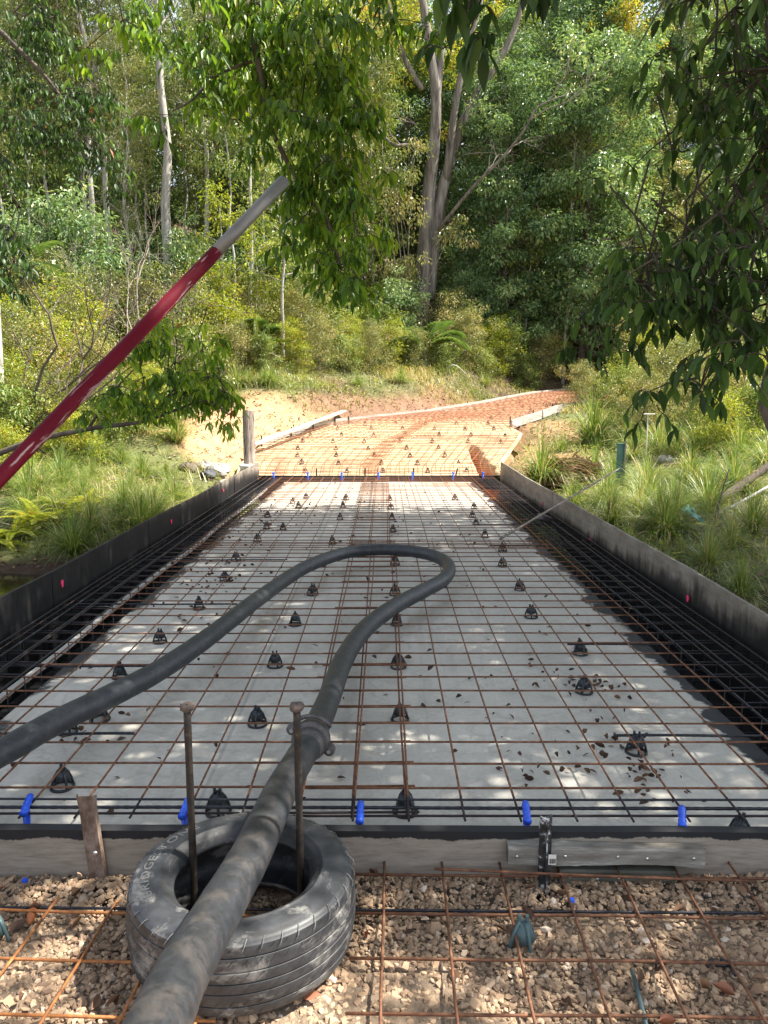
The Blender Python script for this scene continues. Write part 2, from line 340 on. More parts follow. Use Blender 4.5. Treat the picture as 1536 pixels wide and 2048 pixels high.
M_rusty_stake = simple('rusty_stake', [(.25, (.03, .02, .016)), (.45, (.12, .075, .05)), (.65, (.27, .20, .16)), (.85, (.45, .40, .36))], 26, .85, bmp=.6, bd=.004, stretch=(1, 1, .5))
M_flaky = simple('flaky_black_stake', [(.42, (.012, .012, .013)), (.55, (.05, .05, .05)), (.6, (.5, .5, .5)), (.8, (.65, .65, .65))], 30, .6, bmp=.5, bd=.003)
M_peghead = simple('peg_head', [(.3, (.05, .035, .028)), (.7, (.16, .12, .10))], 40, .85, bmp=.5, bd=.002)
M_peg = simple('stained_peg', [(.35, (.012, .009, .008)), (.62, (.04, .028, .02)), (.78, (.17, .14, .06))], 45, .7, metal=.2, bmp=.5, bd=.002)
M_grey_timber = simple('painted_grey_timber', [(.3, (.10, .09, .075)), (.48, (.19, .175, .15)), (.6, (.27, .255, .225)), (.66, (.42, .41, .38))], 9, 1.0, spec=.02, detail=10, bmp=.4, bd=.002, stretch=(.6, 2, 4))
M_water = None
def m_water():
    m, n, p = newmat('creek_water'); p.inputs['Base Color'].default_value = (.02, .016, .01, 1); p.inputs['Roughness'].default_value = .08
    f = noise(n, coords(n, 'Object'), 5, 3); bump(n, p, f, .15, .02); return m
M_water = m_water()

# ------------------------------------------------------------------ terrain
def ip(x, pts): return np.interp(x, [p[0] for p in pts], [p[1] for p in pts])
ROADZ = [(0, .05), (14.9, .08), (15.5, .12), (17.4, .36), (19.2, .62), (20, .75), (22, 1.0), (25, 1.3), (30, 1.75), (35, 2.1), (45, 2.4), (80, 3)]
LED = [(14.6, -2.9), (16.5, -3.1), (18.35, -3.01), (18.93, -2.8), (19.96, -2.17), (21.22, -1.48), (22.35, -.12), (23.66, 1.4), (26.1, 3.23), (29.93, 5.62), (31.71, 7.17), (32.71, 8.66), (33.39, 10.34), (34.2, 14), (34.8, 19)]
RED = [(14.6, 2.3), (16.2, 2.45), (19.24, 3.39), (19.96, 3.58), (21.14, 3.47), (22.7, 4.43), (24.57, 5.42), (26.8, 7.11), (28.28, 8.59), (29.93, 9.47), (31, 12), (31.8, 15), (34.8, 22)]
def fbm(x, y, s=1.0, o=4, seed=0):
    r = np.random.default_rng(100 + seed); v = 0; a = 1.0; tot = 0
    for k in range(o):
        for q in range(3):
            th, ph = r.uniform(0, 2 * math.pi, 2); f = s * (2.03 ** k) * r.uniform(.8, 1.25)
            v = v + a * np.sin(f * (x * math.cos(th) + y * math.sin(th)) + ph + 1.3 * np.sin(f * .7 * (x * math.sin(th) - y * math.cos(th)) + ph * 2))
        tot += a * 3; a *= .5
    return v / tot * 1.6
NATL = [(-30, 0), (2.35, 0), (3.0, -.45), (3.6, -.75), (9.3, -.8), (10.3, -.45), (11.5, -.22), (13.5, .02), (15.5, .45), (18, .95), (20, 1.3), (22, 1.85), (25, 2.6), (30, 3.0), (34, 3.7), (40, 5.8), (60, 13), (80, 21), (110, 30)]
NATR = [(-30, 0), (2.35, 0), (3.0, -.35), (3.6, -.6), (7, -.45), (10, -.2), (12, .02), (15, .15), (20, .6), (25, 1.1), (30, 1.6), (34, 2.2), (40, 5.0), (60, 12), (80, 19), (110, 28)]
def sstep(t): t = np.clip(t, 0, 1); return t * t * (3 - 2 * t)
def nat(x, y):
    L, Rr = ip(y, LED), ip(y, RED); c = (L + Rr) / 2
    w = sstep((x - c) / 4 + .5); w = np.where(y > 33, sstep((x - 6) / 14 + .5), w)
    z = ip(y, NATL) * (1 - w) + ip(y, NATR) * w
    amp = np.where(y < 2.6, .0, np.clip((y - 2.6) / 20, .04, .5))
    z = z + fbm(x, y, .45, 4, 1) * amp * .9 + fbm(x, y, 2.2, 3, 2) * np.clip((y - 2.6) / 8, 0, 1) * .06
    return z
def terr(x, y):
    x = np.asarray(x, float); y = np.asarray(y, float)
    z = nat(x, y); L, Rr = ip(y, LED), ip(y, RED)
    d = np.maximum(np.maximum(L - .12 - x, x - Rr - .12), 0)
    w = sstep(d / (1.5 + np.clip(x - 2.5, 0, 8) * .9))
    on = (y > 14.7) & (y < 34.8)
    zr = ip(y, ROADZ) - .03
    zc = np.where((d <= 0.0), zr - .55, (zr + .02) * (1 - w) + z * w)
    z = np.where(on, zc, z)
    z = np.where(y > 33.9, np.minimum(z, 2.1 + np.maximum(y - 34.4, 0) * .75 + np.maximum(0, 8.5 - x) * .9), z)
    # bed below the causeway
    under = (np.abs(x + .1) < 2.2) & (y > 2.42) & (y < 14.8)
    return np.where(under, -.62, z)
def T(x, y): return float(terr(x, y))
def axis(segs):
    out = []
    for a, b, st in segs: out += list(np.arange(a, b, st))
    return np.array(out + [segs[-1][1]])
gx = axis([(-75, -30, 3), (-30, -14, .9), (-14, 14, .25), (14, 30, .9), (30, 75, 3)])
gy = axis([(-25, 0, 2.5), (0, 36, .25), (36, 60, 1.0), (60, 120, 4)])
X, Y = np.meshgrid(gx, gy); Z = terr(X, Y)
def grid_faces(nx, ny):
    i = np.arange(ny - 1)[:, None] * nx + np.arange(nx - 1)[None, :]
    return np.stack([i, i + 1, i + nx + 1, i + nx], -1).reshape(-1, 4)
C_litter = np.array((.105, .072, .05)); C_grass = np.array((.13, .14, .055)); C_sand = np.array((.44, .27, .145)); C_red = np.array((.23, .135, .085)); C_grav = np.array((.30, .225, .16)); C_mud = np.array((.06, .04, .03))
def zone(x, y):
    n1 = fbm(x, y, .9, 4, 5); n2 = fbm(x, y, .35, 3, 6)
    L = ip(y, LED); Rr = ip(y, RED)
    c = np.broadcast_to(C_litter, x.shape + (3,)).copy()
    g = sstep((1.2 - np.abs(n1 + .1)) / .8) * sstep((30 - y) / 6)
    c = c * (1 - g[..., None]) + C_grass * g[..., None]
    red = sstep((1.2 + n1 * .8 - (L - x)) / .7) * (x < L + .3) * (y > 18.5) * sstep((27.5 + n1 - y) / 1.5)
    c = c * (1 - red[..., None]) + C_red * red[..., None]
    sd = sstep((2.2 + (y - 17.5) * .45 + n1 * .6 - (L - x)) / .8) * sstep((y - 15.3 - n2 * .5) / .8) * sstep((21.6 + n1 * .6 - y) / 1.0) * (x < L + 2)
    c = c * (1 - sd[..., None]) + C_sand * sd[..., None]
    sr = sstep((2.2 + n1 - (x - Rr)) / .8) * sstep((y - 13.2) / .8) * sstep((23 - y) / 1.5) * (x > Rr - 2)
    c = c * (1 - sr[..., None]) + (C_sand * .8) * sr[..., None]
    gv = (y < 2.5)[..., None]; c = np.where(gv, C_grav, c)
    mu = ((y >= 2.5) & (y < 10 + n1 * .5) & (terr(x, y) < -.3))[..., None]; c = np.where(mu, C_mud, c)
    return np.concatenate([c, np.ones(x.shape + (1,))], -1)
me = np_mesh('ground', np.stack([X, Y, Z], -1).reshape(-1, 3), None, grid_faces(len(gx), len(gy)), M_ground, True, col=zone(X, Y).reshape(-1, 4))
tag(link('ground', me), kind='structure')
# creek water on the left
wm = np_mesh('water', [(-14, 3.0, -.56), (-2.5, 3.0, -.56), (-2.5, 10.4, -.56), (-14, 10.4, -.56)], None, [(0, 1, 2, 3)], M_water)
tag(link('water', wm), kind='structure')
# sandy ramp (road) with the edge-beam slot dug into it
ys = axis([(14.93, 20.0, .06), (20.0, 34.6, .15)]); nu = 150
U = np.linspace(0, 1, nu)
YY = np.repeat(ys[:, None], nu, 1); LL = ip(ys, LED)[:, None] ; RR_ = ip(ys, RED)[:, None]
XX = LL + (RR_ - LL) * U[None, :]
ZZ = ip(YY, ROADZ) + fbm(XX, YY, 2.5, 4, 9) * .022
def slot(x, y):
    a = 1.98 + (18.6 - y) * -.03; b = 2.20 + (18.6 - y) * .06
    inside = np.minimum(np.minimum(x - (a + fbm(y, y, 3, 3, 4) * .03), (b + fbm(x * 0 + y, y * 2, 4, 3, 5) * .08) - x), np.minimum(18.75 - y, (y - 14.0)))
    return sstep(inside / .09)
SL = slot(XX, YY); ZZ = ZZ - SL * .42
n1 = fbm(XX, YY, 1.3, 4, 12); n2 = fbm(XX, YY, .5, 3, 13)
stain = sstep((n1 - .35) / .5) * .75
hp = sstep((.8 - np.hypot((XX + 2.35) / .9, (YY - 17.2) / .75)) / .4) * sstep((n1 + .5))
strip = sstep((.25 - np.abs(XX + 2.25 + (YY - 16.5) * .12 + n1 * .1)) / .2) * (YY < 17.3) + sstep((.14 - np.abs(YY - 18.2 - n1 * .12)) / .1) * .7
k = np.clip(stain + hp + strip + sstep((YY - 20.8) / 2.5) * .85, 0, 1)[..., None]  # clay stains and heaps, plus tree shade painted as brown over the far stretch
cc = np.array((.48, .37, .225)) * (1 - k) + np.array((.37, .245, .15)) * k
cc = cc * (1 - SL[..., None]) + np.array((.42, .13, .05)) * SL[..., None]
cc = np.concatenate([cc, np.ones(cc.shape[:2] + (1,))], -1)
ZZ = ZZ + hp * .05 * np.clip(n1 + .6, 0, 1)
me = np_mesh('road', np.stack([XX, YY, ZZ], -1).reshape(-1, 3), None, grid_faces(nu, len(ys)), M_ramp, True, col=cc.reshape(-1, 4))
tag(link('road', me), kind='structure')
def roadz(x, y): return float(ip(y, ROADZ))

# ------------------------------------------------------------------ causeway slab and formwork
XL, XR = -2.46, 2.28; Y0, Y1 = 2.477, 14.86
b = MB(); b.box((-1.93, Y0 + .04, -.42), (1.74, Y1 - .03, .05), bev=.004)
sl_ = b.build('concrete_slab', M_slab); tag(sl_, 'pale concrete causeway slab lying under the rusty mesh', 'concrete slab', kind='structure')
for nm, xa, xb in (('formwork_base', XL - .02, -1.935), ('formwork_base', 1.745, XR + .02)):
    b = MB(); b.box((xa, Y0 + .04, -.36), (xb, Y1 - .03, -.33))
    tag(b.build(nm, M_trench), 'black plywood base of the %s edge trench beside the slab' % ('left' if xa < 0 else 'right'), 'formwork')
def wall(x, sgn, mat, label, tops, marks):
    t = empty('formwork_wall', (0, 0, 0), label, 'formwork wall')
    ye = [1.0, 3.45, 5.55, 7.95, 10.35, 12.6, 15.05]
    for i, (a, c) in enumerate(zip(ye, ye[1:])):
        b = MB(); za, zb = tops[i], tops[i + 1]
        x0, x1 = (x, x + .022 * sgn) if sgn > 0 else (x - .022, x)
        ny = 24; yy = np.linspace(a + .002, c - .002, ny); w = fbm(yy, yy * 0 + x, 3, 4, i) * .004
        top = np.linspace(za, zb - .0, ny) + w
        V = []
        for q in range(ny):
            bow = .008 * math.sin(yy[q] * 1.1 + i)
            V += [(x0 + bow, yy[q], -.37), (x1 + bow, yy[q], -.37), (x1 + bow, yy[q], top[q]), (x0 + bow, yy[q], top[q])]
        F = []
        for q in range(ny - 1):
            for e in range(4): F.append((q * 4 + e, q * 4 + 4 + e, q * 4 + 4 + (e + 1) % 4, q * 4 + (e + 1) % 4))
        F += [(0, 1, 2, 3), (ny * 4 - 1, ny * 4 - 2, ny * 4 - 3, ny * 4 - 4)]
        b.add(V, None, F); b.build('panel', mat, t)
        b = MB(); sx0, sx1 = (x1 + .012, x1 + .08) if sgn > 0 else (x0 - .08, x0 - .012)
        b.box((sx0, a + .3, -.37), (sx1, a + .36, za - .06), bev=.003); b.box((sx0, c - .6, -.37), (sx1, c - .54, zb - .06), bev=.003)
        b.build('brace', M_board, t)
    for (px, py, s) in marks:
        p = atx(px, py, x)
        b = MB(); th = np.linspace(0, 2 * math.pi, 14, endpoint=False)
        X_ = p.x - .012 * sgn
        V = [(X_, p.y + .021 * s * math.cos(a) * (1 + .2 * math.sin(3 * a)), p.z + .03 * s * math.sin(a)) for a in th]
        V += [(X_ + .004 * sgn, v[1], v[2]) for v in V]
        n_ = 14; F = [(i, (i + 1) % n_, n_ + (i + 1) % n_, n_ + i) for i in range(n_)]
        V.append((X_, p.y, p.z)); F3 = [((i + 1) % n_, i, 2 * n_) for i in range(n_)]
        b.add(V, F3, F); b.build('paint_mark', M_pink, t)
    return t
wall(XL, -1, M_wall_l, 'long black stained plywood form wall on the left of the slab', [.38, .385, .38, .39, .385, .395, .41],
     [(122, 1167, 1.0), (341, 1043, .9), (446, 981, .8)])
wall(XR, 1, M_wall_r, 'long grey brown plywood form wall on the right of the slab', [.33, .36, .385, .39, .395, .40, .42],
     [(1378, 1197, .9), (1182, 1080, .9), (1087, 1007, 1.0), (1045, 995, .9)])
# near and far boards
t = empty('form_board', (0, Y0, 0), 'wide timber form board with black top edge across the near end of slab', 'form board')
b = MB(); ny = 80; xs = np.linspace(-2.6, 2.42, ny); w = fbm(xs, xs * 0, 4, 4, 3)
V = []
for q in range(ny):
    zt = .165 + w[q] * .0022 - (xs[q]) * .004
    V += [(xs[q], 0, -.03), (xs[q], .038, -.03), (xs[q], .038, zt + .001), (xs[q], 0, zt)]
F = []
for q in range(ny - 1):
    for e in range(4): F.append((q * 4 + (e + 1) % 4, q * 4 + 4 + (e + 1) % 4, q * 4 + 4 + e, q * 4 + e))
F += [(3, 2, 1, 0), (ny * 4 - 4, ny * 4 - 3, ny * 4 - 2, ny * 4 - 1)]
b.add(V, None, F); b.build('plank', M_board, t)
t = empty('form_board', (0, Y1, 0), 'black painted form board across the far end of the slab', 'form board')
b = MB(); b.box((-2.43, 0, -.1), (2.26, .04, .17), bev=.003); b.build('plank', M_trench, t)
for i, px in enumerate((633, 730, 827, 912)):
    p = aty(px, 945, 15.0); b = MB(); ln = .03 * (1 if i == 3 else 0)
    b.tube([(p.x - ln, 15.0, -.2), (p.x, 15.0, .17), (p.x + ln, 15.0, .30)], .014, 8)
    tag(b.build('steel_peg', M_steel_dark), '%s black steel peg standing behind the far form board' % ('leftmost', 'second from left', 'third from left', 'rightmost tilted')[i], 'peg', 'pegs behind the far board')

# ------------------------------------------------------------------ reinforcing mesh sheets
WR = .0046
def wire_mesh(name, L_, axis_, mat, r=WR):
    b = MB(); n_ = 7; u = np.linspace(0, L_, n_)
    w = rng.normal(0, .0022, n_)
    pts = [(q, w[i], w[-i]) if axis_ == 'x' else (w[i], q, w[-i]) for i, q in enumerate(u)]
    b.tube(pts, r, 6); return b.mesh(name, mat, True)
def sheet(x0, y0, wx, wy, z, label, mat, px=.2, rot=0, nx=None, group='reinforcing mesh sheets on the slab', ext=.05):
    t = empty('mesh_sheet', (x0, y0, z), label, 'reinforcing mesh', group, rot)
    mx = wire_mesh('cross_wire', wx + 2 * ext, 'x', mat); my = wire_mesh('long_wire', wy + 2 * ext, 'y', mat)
    for i in range(int(round(wy / px)) + 1):
        o = link('cross_wire', mx, t, (-ext + rng.normal(0, .004), i * px, rng.normal(0, .0025))); o.rotation_euler = (0, rng.normal(0, .0008), rng.normal(0, .001))
    for i in range(int(round(wx / px)) + 1):
        o = link('long_wire', my, t, (i * px, -ext, 2 * WR + rng.normal(0, .001))); o.rotation_euler = (rng.normal(0, .0004), 0, rng.normal(0, .0006))
    return t
MZ = .142
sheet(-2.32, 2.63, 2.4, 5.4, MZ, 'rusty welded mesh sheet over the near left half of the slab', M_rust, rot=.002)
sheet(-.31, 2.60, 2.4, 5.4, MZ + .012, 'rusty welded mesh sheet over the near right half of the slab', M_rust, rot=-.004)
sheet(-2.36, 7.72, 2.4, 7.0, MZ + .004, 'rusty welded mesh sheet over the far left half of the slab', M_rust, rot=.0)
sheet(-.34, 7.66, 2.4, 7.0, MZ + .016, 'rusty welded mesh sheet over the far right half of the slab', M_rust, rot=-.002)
def fsheet(x0, y0, wx, wy, z, label, rot, mat, **k):
    return sheet(x0, y0, wx, wy, z, label, mat, rot=rot, group='mesh sheets over the gravel', **k)
fsheet(-.02, .62, 2.2, 1.8, .040, 'rusty mesh sheet on gravel right of the tyre', -.012, M_rust, ext=.10)
fsheet(-2.35, .70, 1.8, 1.6, .038, 'bright orange rusty mesh sheet on gravel left of the tyre', -.055, M_rust_orange)
# straight dark bars tied near the board
for i, (za, yb, x0, x1, r, lab, mt) in enumerate([
    (.147, 2.655, -2.4, 2.2, .006, 'ribbed black steel bar running just behind the near form board', M_steel_dark),
    (.160, 2.70, -2.4, 2.2, .0045, 'thin dark steel bar second behind the near form board', M_steel_dark),
    (.034, 2.27, -2.3, 2.3, .0048, 'dark steel bar lying on gravel in front of the near board', M_steel_dark),
    (.075, 2.40, .17, 1.25, .0045, 'loose brown bar angled against the near board by the cleats', M_rust)]):
    b = MB(); n_ = 240 if i == 0 else 30; u = np.linspace(0, 1, n_); rr = np.full(n_, r)
    if i == 0: rr = r * (1 + .16 * (np.arange(n_) % 2))
    sag = fbm(u * 4, u * 0, 1, 3, i) * .004
    pts = [(x0 + (x1 - x0) * q, yb + sag[j] - (.05 * q if i == 2 else 0) - (.03 * q if i == 3 else 0) + (.02 * (1 - q) if i == 0 else 0), za + sag[j] * .5 - (.03 * q if i == 3 else 0)) for j, q in enumerate(u)]
    b.tube(pts, rr, 7); tag(b.build('steel_bar', mt, smooth=True), lab, 'steel bar')
# short starter bars reaching from the trenches over the slab
k = 0
for side, pts in ((-1, [(3.35, -1.95, -1.15), (4.25, -2.3, -1.35), (5.6, -2.3, -1.1), (7.2, -2.3, -.95)]), (1, [(3.33, 1.05, 2.2), (4.65, 1.15, 2.2), (5.9, 1.15, 2.2), (7.9, 1.1, 2.2), (9.3, 1.1, 2.2)])):
    for j, (yy, xa, xb) in enumerate(pts):
        b = MB(); u = np.linspace(0, 1, 60); b.tube([(xa + (xb - xa) * q, yy + .004 * math.sin(9 * q), .125) for q in u], .006 * (1 + .15 * (np.arange(60) % 2)), 6)
        tag(b.build('steel_bar', M_steel_dark, smooth=True), 'short dark ribbed bar under the mesh at the %s slab edge, %s from the front' % ('left' if side < 0 else 'right', ('first', 'second', 'third', 'fourth', 'fifth')[j]), 'steel bar', 'short bars at the slab edges')
# reinforcement cages in the trenches
for side, xa, xb in (('left', -2.38, -1.99), ('right', 1.80, 2.20)):
    t = empty('reinforcing_cage', (0, 0, 0), 'long dark steel cage lying in the black trench along the %s edge' % side, 'steel cage')
    for (cx, cz) in [(xa, .15), (xb, .15), ((xa * .66 + xb * .34), .16), ((xa + xb) / 2 + .05, .16), (xa, -.2), (xb, -.2), ((xa + xb) / 2, -.2)]:
        b = MB(); u = np.linspace(Y0 + .1, Y1 - .1, 40); b.tube([(cx + .004 * math.sin(q * 2 + cz * 30), q, cz) for q in u], .006, 6); b.build('long_bar', M_steel_dark, t, True)
    b = MB(); b.tube([(xa, 0, -.2), (xb, 0, -.2), (xb, 0, .14), (xa, 0, .14), (xa, 0, -.2)], .005, 6); sm = b.mesh('stirrup', M_steel_dark, True)
    for i in range(60): link('stirrup', sm, t, (0, Y0 + .2 + i * .2, 0))
b = MB(); u = np.linspace(3.4, 13.8, 30)
V = []; 
for q in u:
    dx = .02 * math.sin(q * 1.7); V += [(-2.12 + dx, q, .02), (-2.085 + dx, q, .02), (-2.085 + dx, q, .045), (-2.12 + dx, q, .045)]
F = []
for q in range(len(u) - 1):
    for e in range(4): F.append((q * 4 + (e + 1) % 4, q * 4 + 4 + (e + 1) % 4, q * 4 + 4 + e, q * 4 + e))
b.add(V, None, F); tag(b.build('timber_batten', M_batten), 'pale thin batten lying along the cage in the left trench', 'batten')

# ------------------------------------------------------------------ bar chairs
def chair_proto(name, mat, h=.092):
    t = empty(name)
    b = MB(); b.lathe([(.050, 0), (.050, .008), (.040, .008), (.040, 0)], 24, closed=True); b.build('base_ring', mat, t, True)
    b = MB()
    for k in range(4):
        a = k * math.pi / 2 + .4; c, s = math.cos(a), math.sin(a)
        b.tube([(.045 * c, .045 * s, .005), (.040 * c, .040 * s, .03), (.028 * c, .028 * s, .060), (.012 * c, .012 * s, h - .010)], [.0055, .0055, .006, .005], 6)
    b.build('legs_frame', mat, t, True)
    b = MB(); b.lathe([(.036, .036), (.026, .062), (.015, h - .016), (.010, h - .016), (.021, .060), (.032, .036)], 16, closed=True)
    b.build('cone_shell', mat, t, True)
    b = MB(); b.box((-.016, -.006, h - .022), (-.006, .006, h + .008), bev=.002); b.box((.006, -.006, h - .022), (.016, .006, h + .008), bev=.002); b.box((-.014, -.014, h - .024), (.014, .014, h - .015), bev=.002)
    b.build('saddle', mat, t)
    return t
ORD = ['first', 'second', 'third', 'fourth', 'fifth', 'sixth', 'seventh', 'eighth', 'ninth', 'tenth', 'eleventh', 'twelfth', 'thirteenth', 'fourteenth', 'fifteenth', 'sixteenth']
ORD2 = ORD + ['seventeenth', 'eighteenth', 'nineteenth', 'twentieth', 'last']
cols = {'far left': [(125, 1575), (135, 1465), (200, 1440), (240, 1355), (320, 1285), (398, 1218), (450, 1163), (472, 1122), (515, 1083), (533, 1058), (535, 1035), (585, 1007)],
        'left centre': [(437, 1625), (515, 1450), (550, 1333), (590, 1250), (625, 1190), (642, 1133), (665, 1088), (680, 1040), (686, 1015), (692, 1000), (566, 1060), (597, 1016), (612, 997)],
        'centre': [(810, 1625), (800, 1440), (797, 1335), (793, 1250), (790, 1190), (790, 1130), (786, 1064), (784, 1040), (782, 1018), (780, 1001)],
        'right': [(1480, 1675), (1272, 1505), (1168, 1385), (1160, 1308), (1062, 1235), (1040, 1180), (1005, 1133), (1005, 1103), (970, 1075), (952, 1050), (945, 1035), (948, 1018), (910, 1000)]}
cp = chair_proto('bar_chair', M_plastic); first = True
for cn, lst in cols.items():
    for i, (px, py) in enumerate(lst):
        p = at(px, py, .05); lab = 'black plastic bar chair on the slab, %s from the front in the %s row' % (ORD[i], cn)
        rz = rng.uniform(0, 6.28)
        if first: o = cp; o.location = (p.x, p.y, .051); o.rotation_euler = (0, 0, rz); o['label'] = lab; first = False
        else: o = dup(cp, (p.x, p.y, .051), rz, rng.uniform(.94, 1.03), lab); o.rotation_euler = (rng.normal(0, .03), rng.normal(0, .03), rz)
        tag(o, None, 'bar chair', 'bar chairs under the mesh on the slab')
gp = chair_proto('bar_chair', M_plastic_g, .10)
p = at(1045, 1890, .0); gp.location = (p.x, p.y, -.012); gp.scale = (1.05,) * 3
tag(gp, 'grey green bar chair half sunk in gravel at lower right', 'bar chair')
p = at(-8, 1880, 0); o = dup(gp, (p.x, p.y, -.01), 1.0, 1.0, 'grey green bar chair cut by the left frame edge on gravel')
tag(o, None, 'bar chair')
# bar chairs on the ramp
k = 0
rows = [(15.7, -1.6, 5), (16.5, -1.75, 5), (17.3, -1.9, 6), (18.1, -2.0, 6), (18.9, -2.1, 7), (19.7, -1.9, 7), (20.6, -1.2, 6), (21.5, -.5, 6), (22.5, .6, 5), (23.5, 1.9, 5), (24.6, 2.9, 5), (25.9, 3.8, 5), (27.3, 4.8, 4), (28.8, 5.8, 4)]
for i, (yy, x0, n_) in enumerate(rows):
    for j in range(n_):
        x = x0 + .83 * j + rng.normal(0, .04); y = yy + rng.normal(0, .05)
        if 1.85 < x < 2.5 and y < 18.9: continue
        dup(cp, (x, y, roadz(x, y) + .0), rng.uniform(0, 6), 1.1, 'bar chair on the sandy ramp, %s row beyond the slab, %s from the left' % (ORD[i], ORD[j]))['group'] = 'bar chairs on the sandy ramp'
# mesh on the ramp: conformed sheets
def ramp_sheet(y0, y1, la, lb, label):
    t = empty('mesh_sheet', (0, 0, 0), label, 'reinforcing mesh', 'mesh sheets on the sandy ramp')
    zoff = .10
    def xz(u, y): L_ = ip(y, LED) + .12; R_ = ip(y, RED) - .05; return L_ + (R_ - L_) * u
    yc = (y0 + y1) / 2; W_ = (ip(yc, RED) - ip(yc, LED)) * (lb - la); nl = max(2, int(W_ / .2))
    for i in range(nl + 1):
        u = la + (lb - la) * i / nl; yy = np.linspace(y0, y1, 14)
        b = MB(); b.tube([(float(xz(u, q)), q, roadz(0, q) + zoff + .009) for q in yy], .0066, 4); b.build('long_wire', M_rust_ramp, t)
    for i in range(int((y1 - y0) / .2) + 1):
        y = y0 + i * .2; b = MB(); xa, xb = float(xz(la, y)), float(xz(lb, y)); sk = .0
        b.tube([(xa + (xb - xa) * q, y + .01 * math.sin(i + q * 5), roadz(0, y) + zoff + .006 * math.sin(3 * i + q * 7)) for q in np.linspace(0, 1, 6)], .0066, 4); b.build('cross_wire', M_rust_ramp, t)
nm = [(15.0, 19.2, 'first'), (19.0, 23.4, 'second'), (23.2, 28.0, 'third'), (27.8, 33.6, 'farthest')]
for a, c, w_ in nm:
    ramp_sheet(a, c, 0, .53, 'orange rusty mesh sheet on the left of the ramp, %s beyond the slab' % w_)
    ramp_sheet(a + .1, c + .1 if c < 33 else c, .47, 1, 'orange rusty mesh sheet on the right of the ramp, %s beyond the slab' % w_)
# ramp form boards
def formstrip(name, pts, h, th, label, up=.0, mat=None):
    t = empty(name, (0, 0, 0), label, 'form board')
    P = np.array(pts, float); d = np.gradient(P[:, :2], axis=0); d /= np.linalg.norm(d, axis=1)[:, None]; nrm = np.c_[-d[:, 1], d[:, 0]] * th
    V = []
    for (x, y, z), q in zip(P, nrm): V += [(x, y, z - .06), (x + q[0], y + q[1], z - .06), (x + q[0], y + q[1], z + h), (x, y, z + h)]
    F = []
    for q in range(len(P) - 1):
        for e in range(4): F.append((q * 4 + (e + 1) % 4, q * 4 + 4 + (e + 1) % 4, q * 4 + 4 + e, q * 4 + e))
    F += [(3, 2, 1, 0), (len(P) * 4 - 4, len(P) * 4 - 3, len(P) * 4 - 2, len(P) * 4 - 1)]
    b = MB(); b.add(V, None, F); b.build('plank', mat or M_formgrey, t)
    return t, P, nrm
M_formgrey = simple('grey_weathered_board', [(.3, (.24, .22, .19)), (.55, (.42, .39, .34)), (.8, (.60, .57, .51))], 5, .8, bmp=.3, stretch=(.3, .3, 3))
def stakes(t, P, nrm, idx, h, off=1.0):
    for i in idx:
        x, y, z = P[i]; b = MB(); b.tube([(x + nrm[i][0] * off, y + nrm[i][1] * off, z - .2), (x + nrm[i][0] * off, y + nrm[i][1] * off, z + h)], .018, 6); b.build('stake', M_steel_dark, t)
def edge(pts, ya, yb, n_): 
    yy = np.linspace(ya, yb, n_); return [(float(ip(q, pts)), q, roadz(0, q)) for q in yy]
e1 = edge(LED, 18.5, 21.6, 12); t, P, q = formstrip('form_board', e1, .17, .04, 'pale grey form board along the left of the ramp nearest the post'); stakes(t, P, q, (0, 4, 7, 10), .25, -.6)
e2 = edge(LED, 21.65, 28.0, 24); t, P, q = formstrip('form_board', e2, .16, .04, 'long pale form board curving along the middle left edge of the ramp'); stakes(t, P, q, (0, 6, 14, 20), .2, 1.4)
e3 = edge(LED, 28.05, 34.2, 24); t, P, q = formstrip('form_board', e3, .16, .04, 'farthest form board bending right at the top of the ramp'); stakes(t, P, q, (4, 10, 18), .3, 1.4)
e4 = edge(RED, 21.14, 23.2, 8); t, P, q = formstrip('form_board', e4, .17, -.04, 'short grey form board on the right of the ramp near the tall tussock'); stakes(t, P, q, (0, 5), .26, -.6)
e5 = edge(RED, 23.3, 26.5, 10); t, P, q = formstrip('form_board', e5, .17, -.04, 'grey form board on the right of the ramp going behind bushes'); stakes(t, P, q, (3, 8), .26, -.6)
pA, pB = aty(505, 890, 17.3), aty(688, 822, 21.9)
t = empty('timber_plank', (0, 0, 0), 'loose pale plank with its far end raised beside the left ramp board', 'plank')
b = MB(); dv = (pB - pA); M_ = Matrix.Translation(pA) @ dv.to_track_quat('Y', 'Z').to_matrix().to_4x4(); b.box((-.09, 0, -.02), (.09, dv.length, .02), M_, bev=.004); b.build('plank_body', M_formgrey, t)

# ------------------------------------------------------------------ blue bar caps
def blue_proto():
    t = empty('plastic_spacer'); b = MB(); n_ = 12; u = np.linspace(-.075, .02, n_)
    rr = [.011 if (i % 3) else .0135 for i in range(n_)]; b.tube([(0, q, .142) for q in u], rr, 12); b.build('sleeve', M_blue, t, True)
    b = MB(); b.tube([(.0, -.04, .125), (.0, -.045, .06), (.004, -.05, .052)], [.012, .010, .014], 10); b.build('foot', M_blue, t, True)
    return t
bp = blue_proto(); caps = [(45, 1625, 'leftmost'), (368, 1630, 'second from left'), (720, 1640, 'third from left'), (1057, 1640, 'fourth from left'), (1375, 1650, 'rightmost')]
for i, (px, py, w_) in enumerate(caps):
    p = at(px, py, .142); o = bp if i == 0 else dup(bp)
    o.location = (p.x, p.y + .055, 0.006); o.rotation_euler = (0, 0, (.25, .05, 0, -.12, -.35)[i]); o.scale = (1.15, 1.35, 1.1)
    tag(o, 'bright blue plastic bar cap at the near board, %s of five' % w_, 'spacer', 'blue caps at the near board')
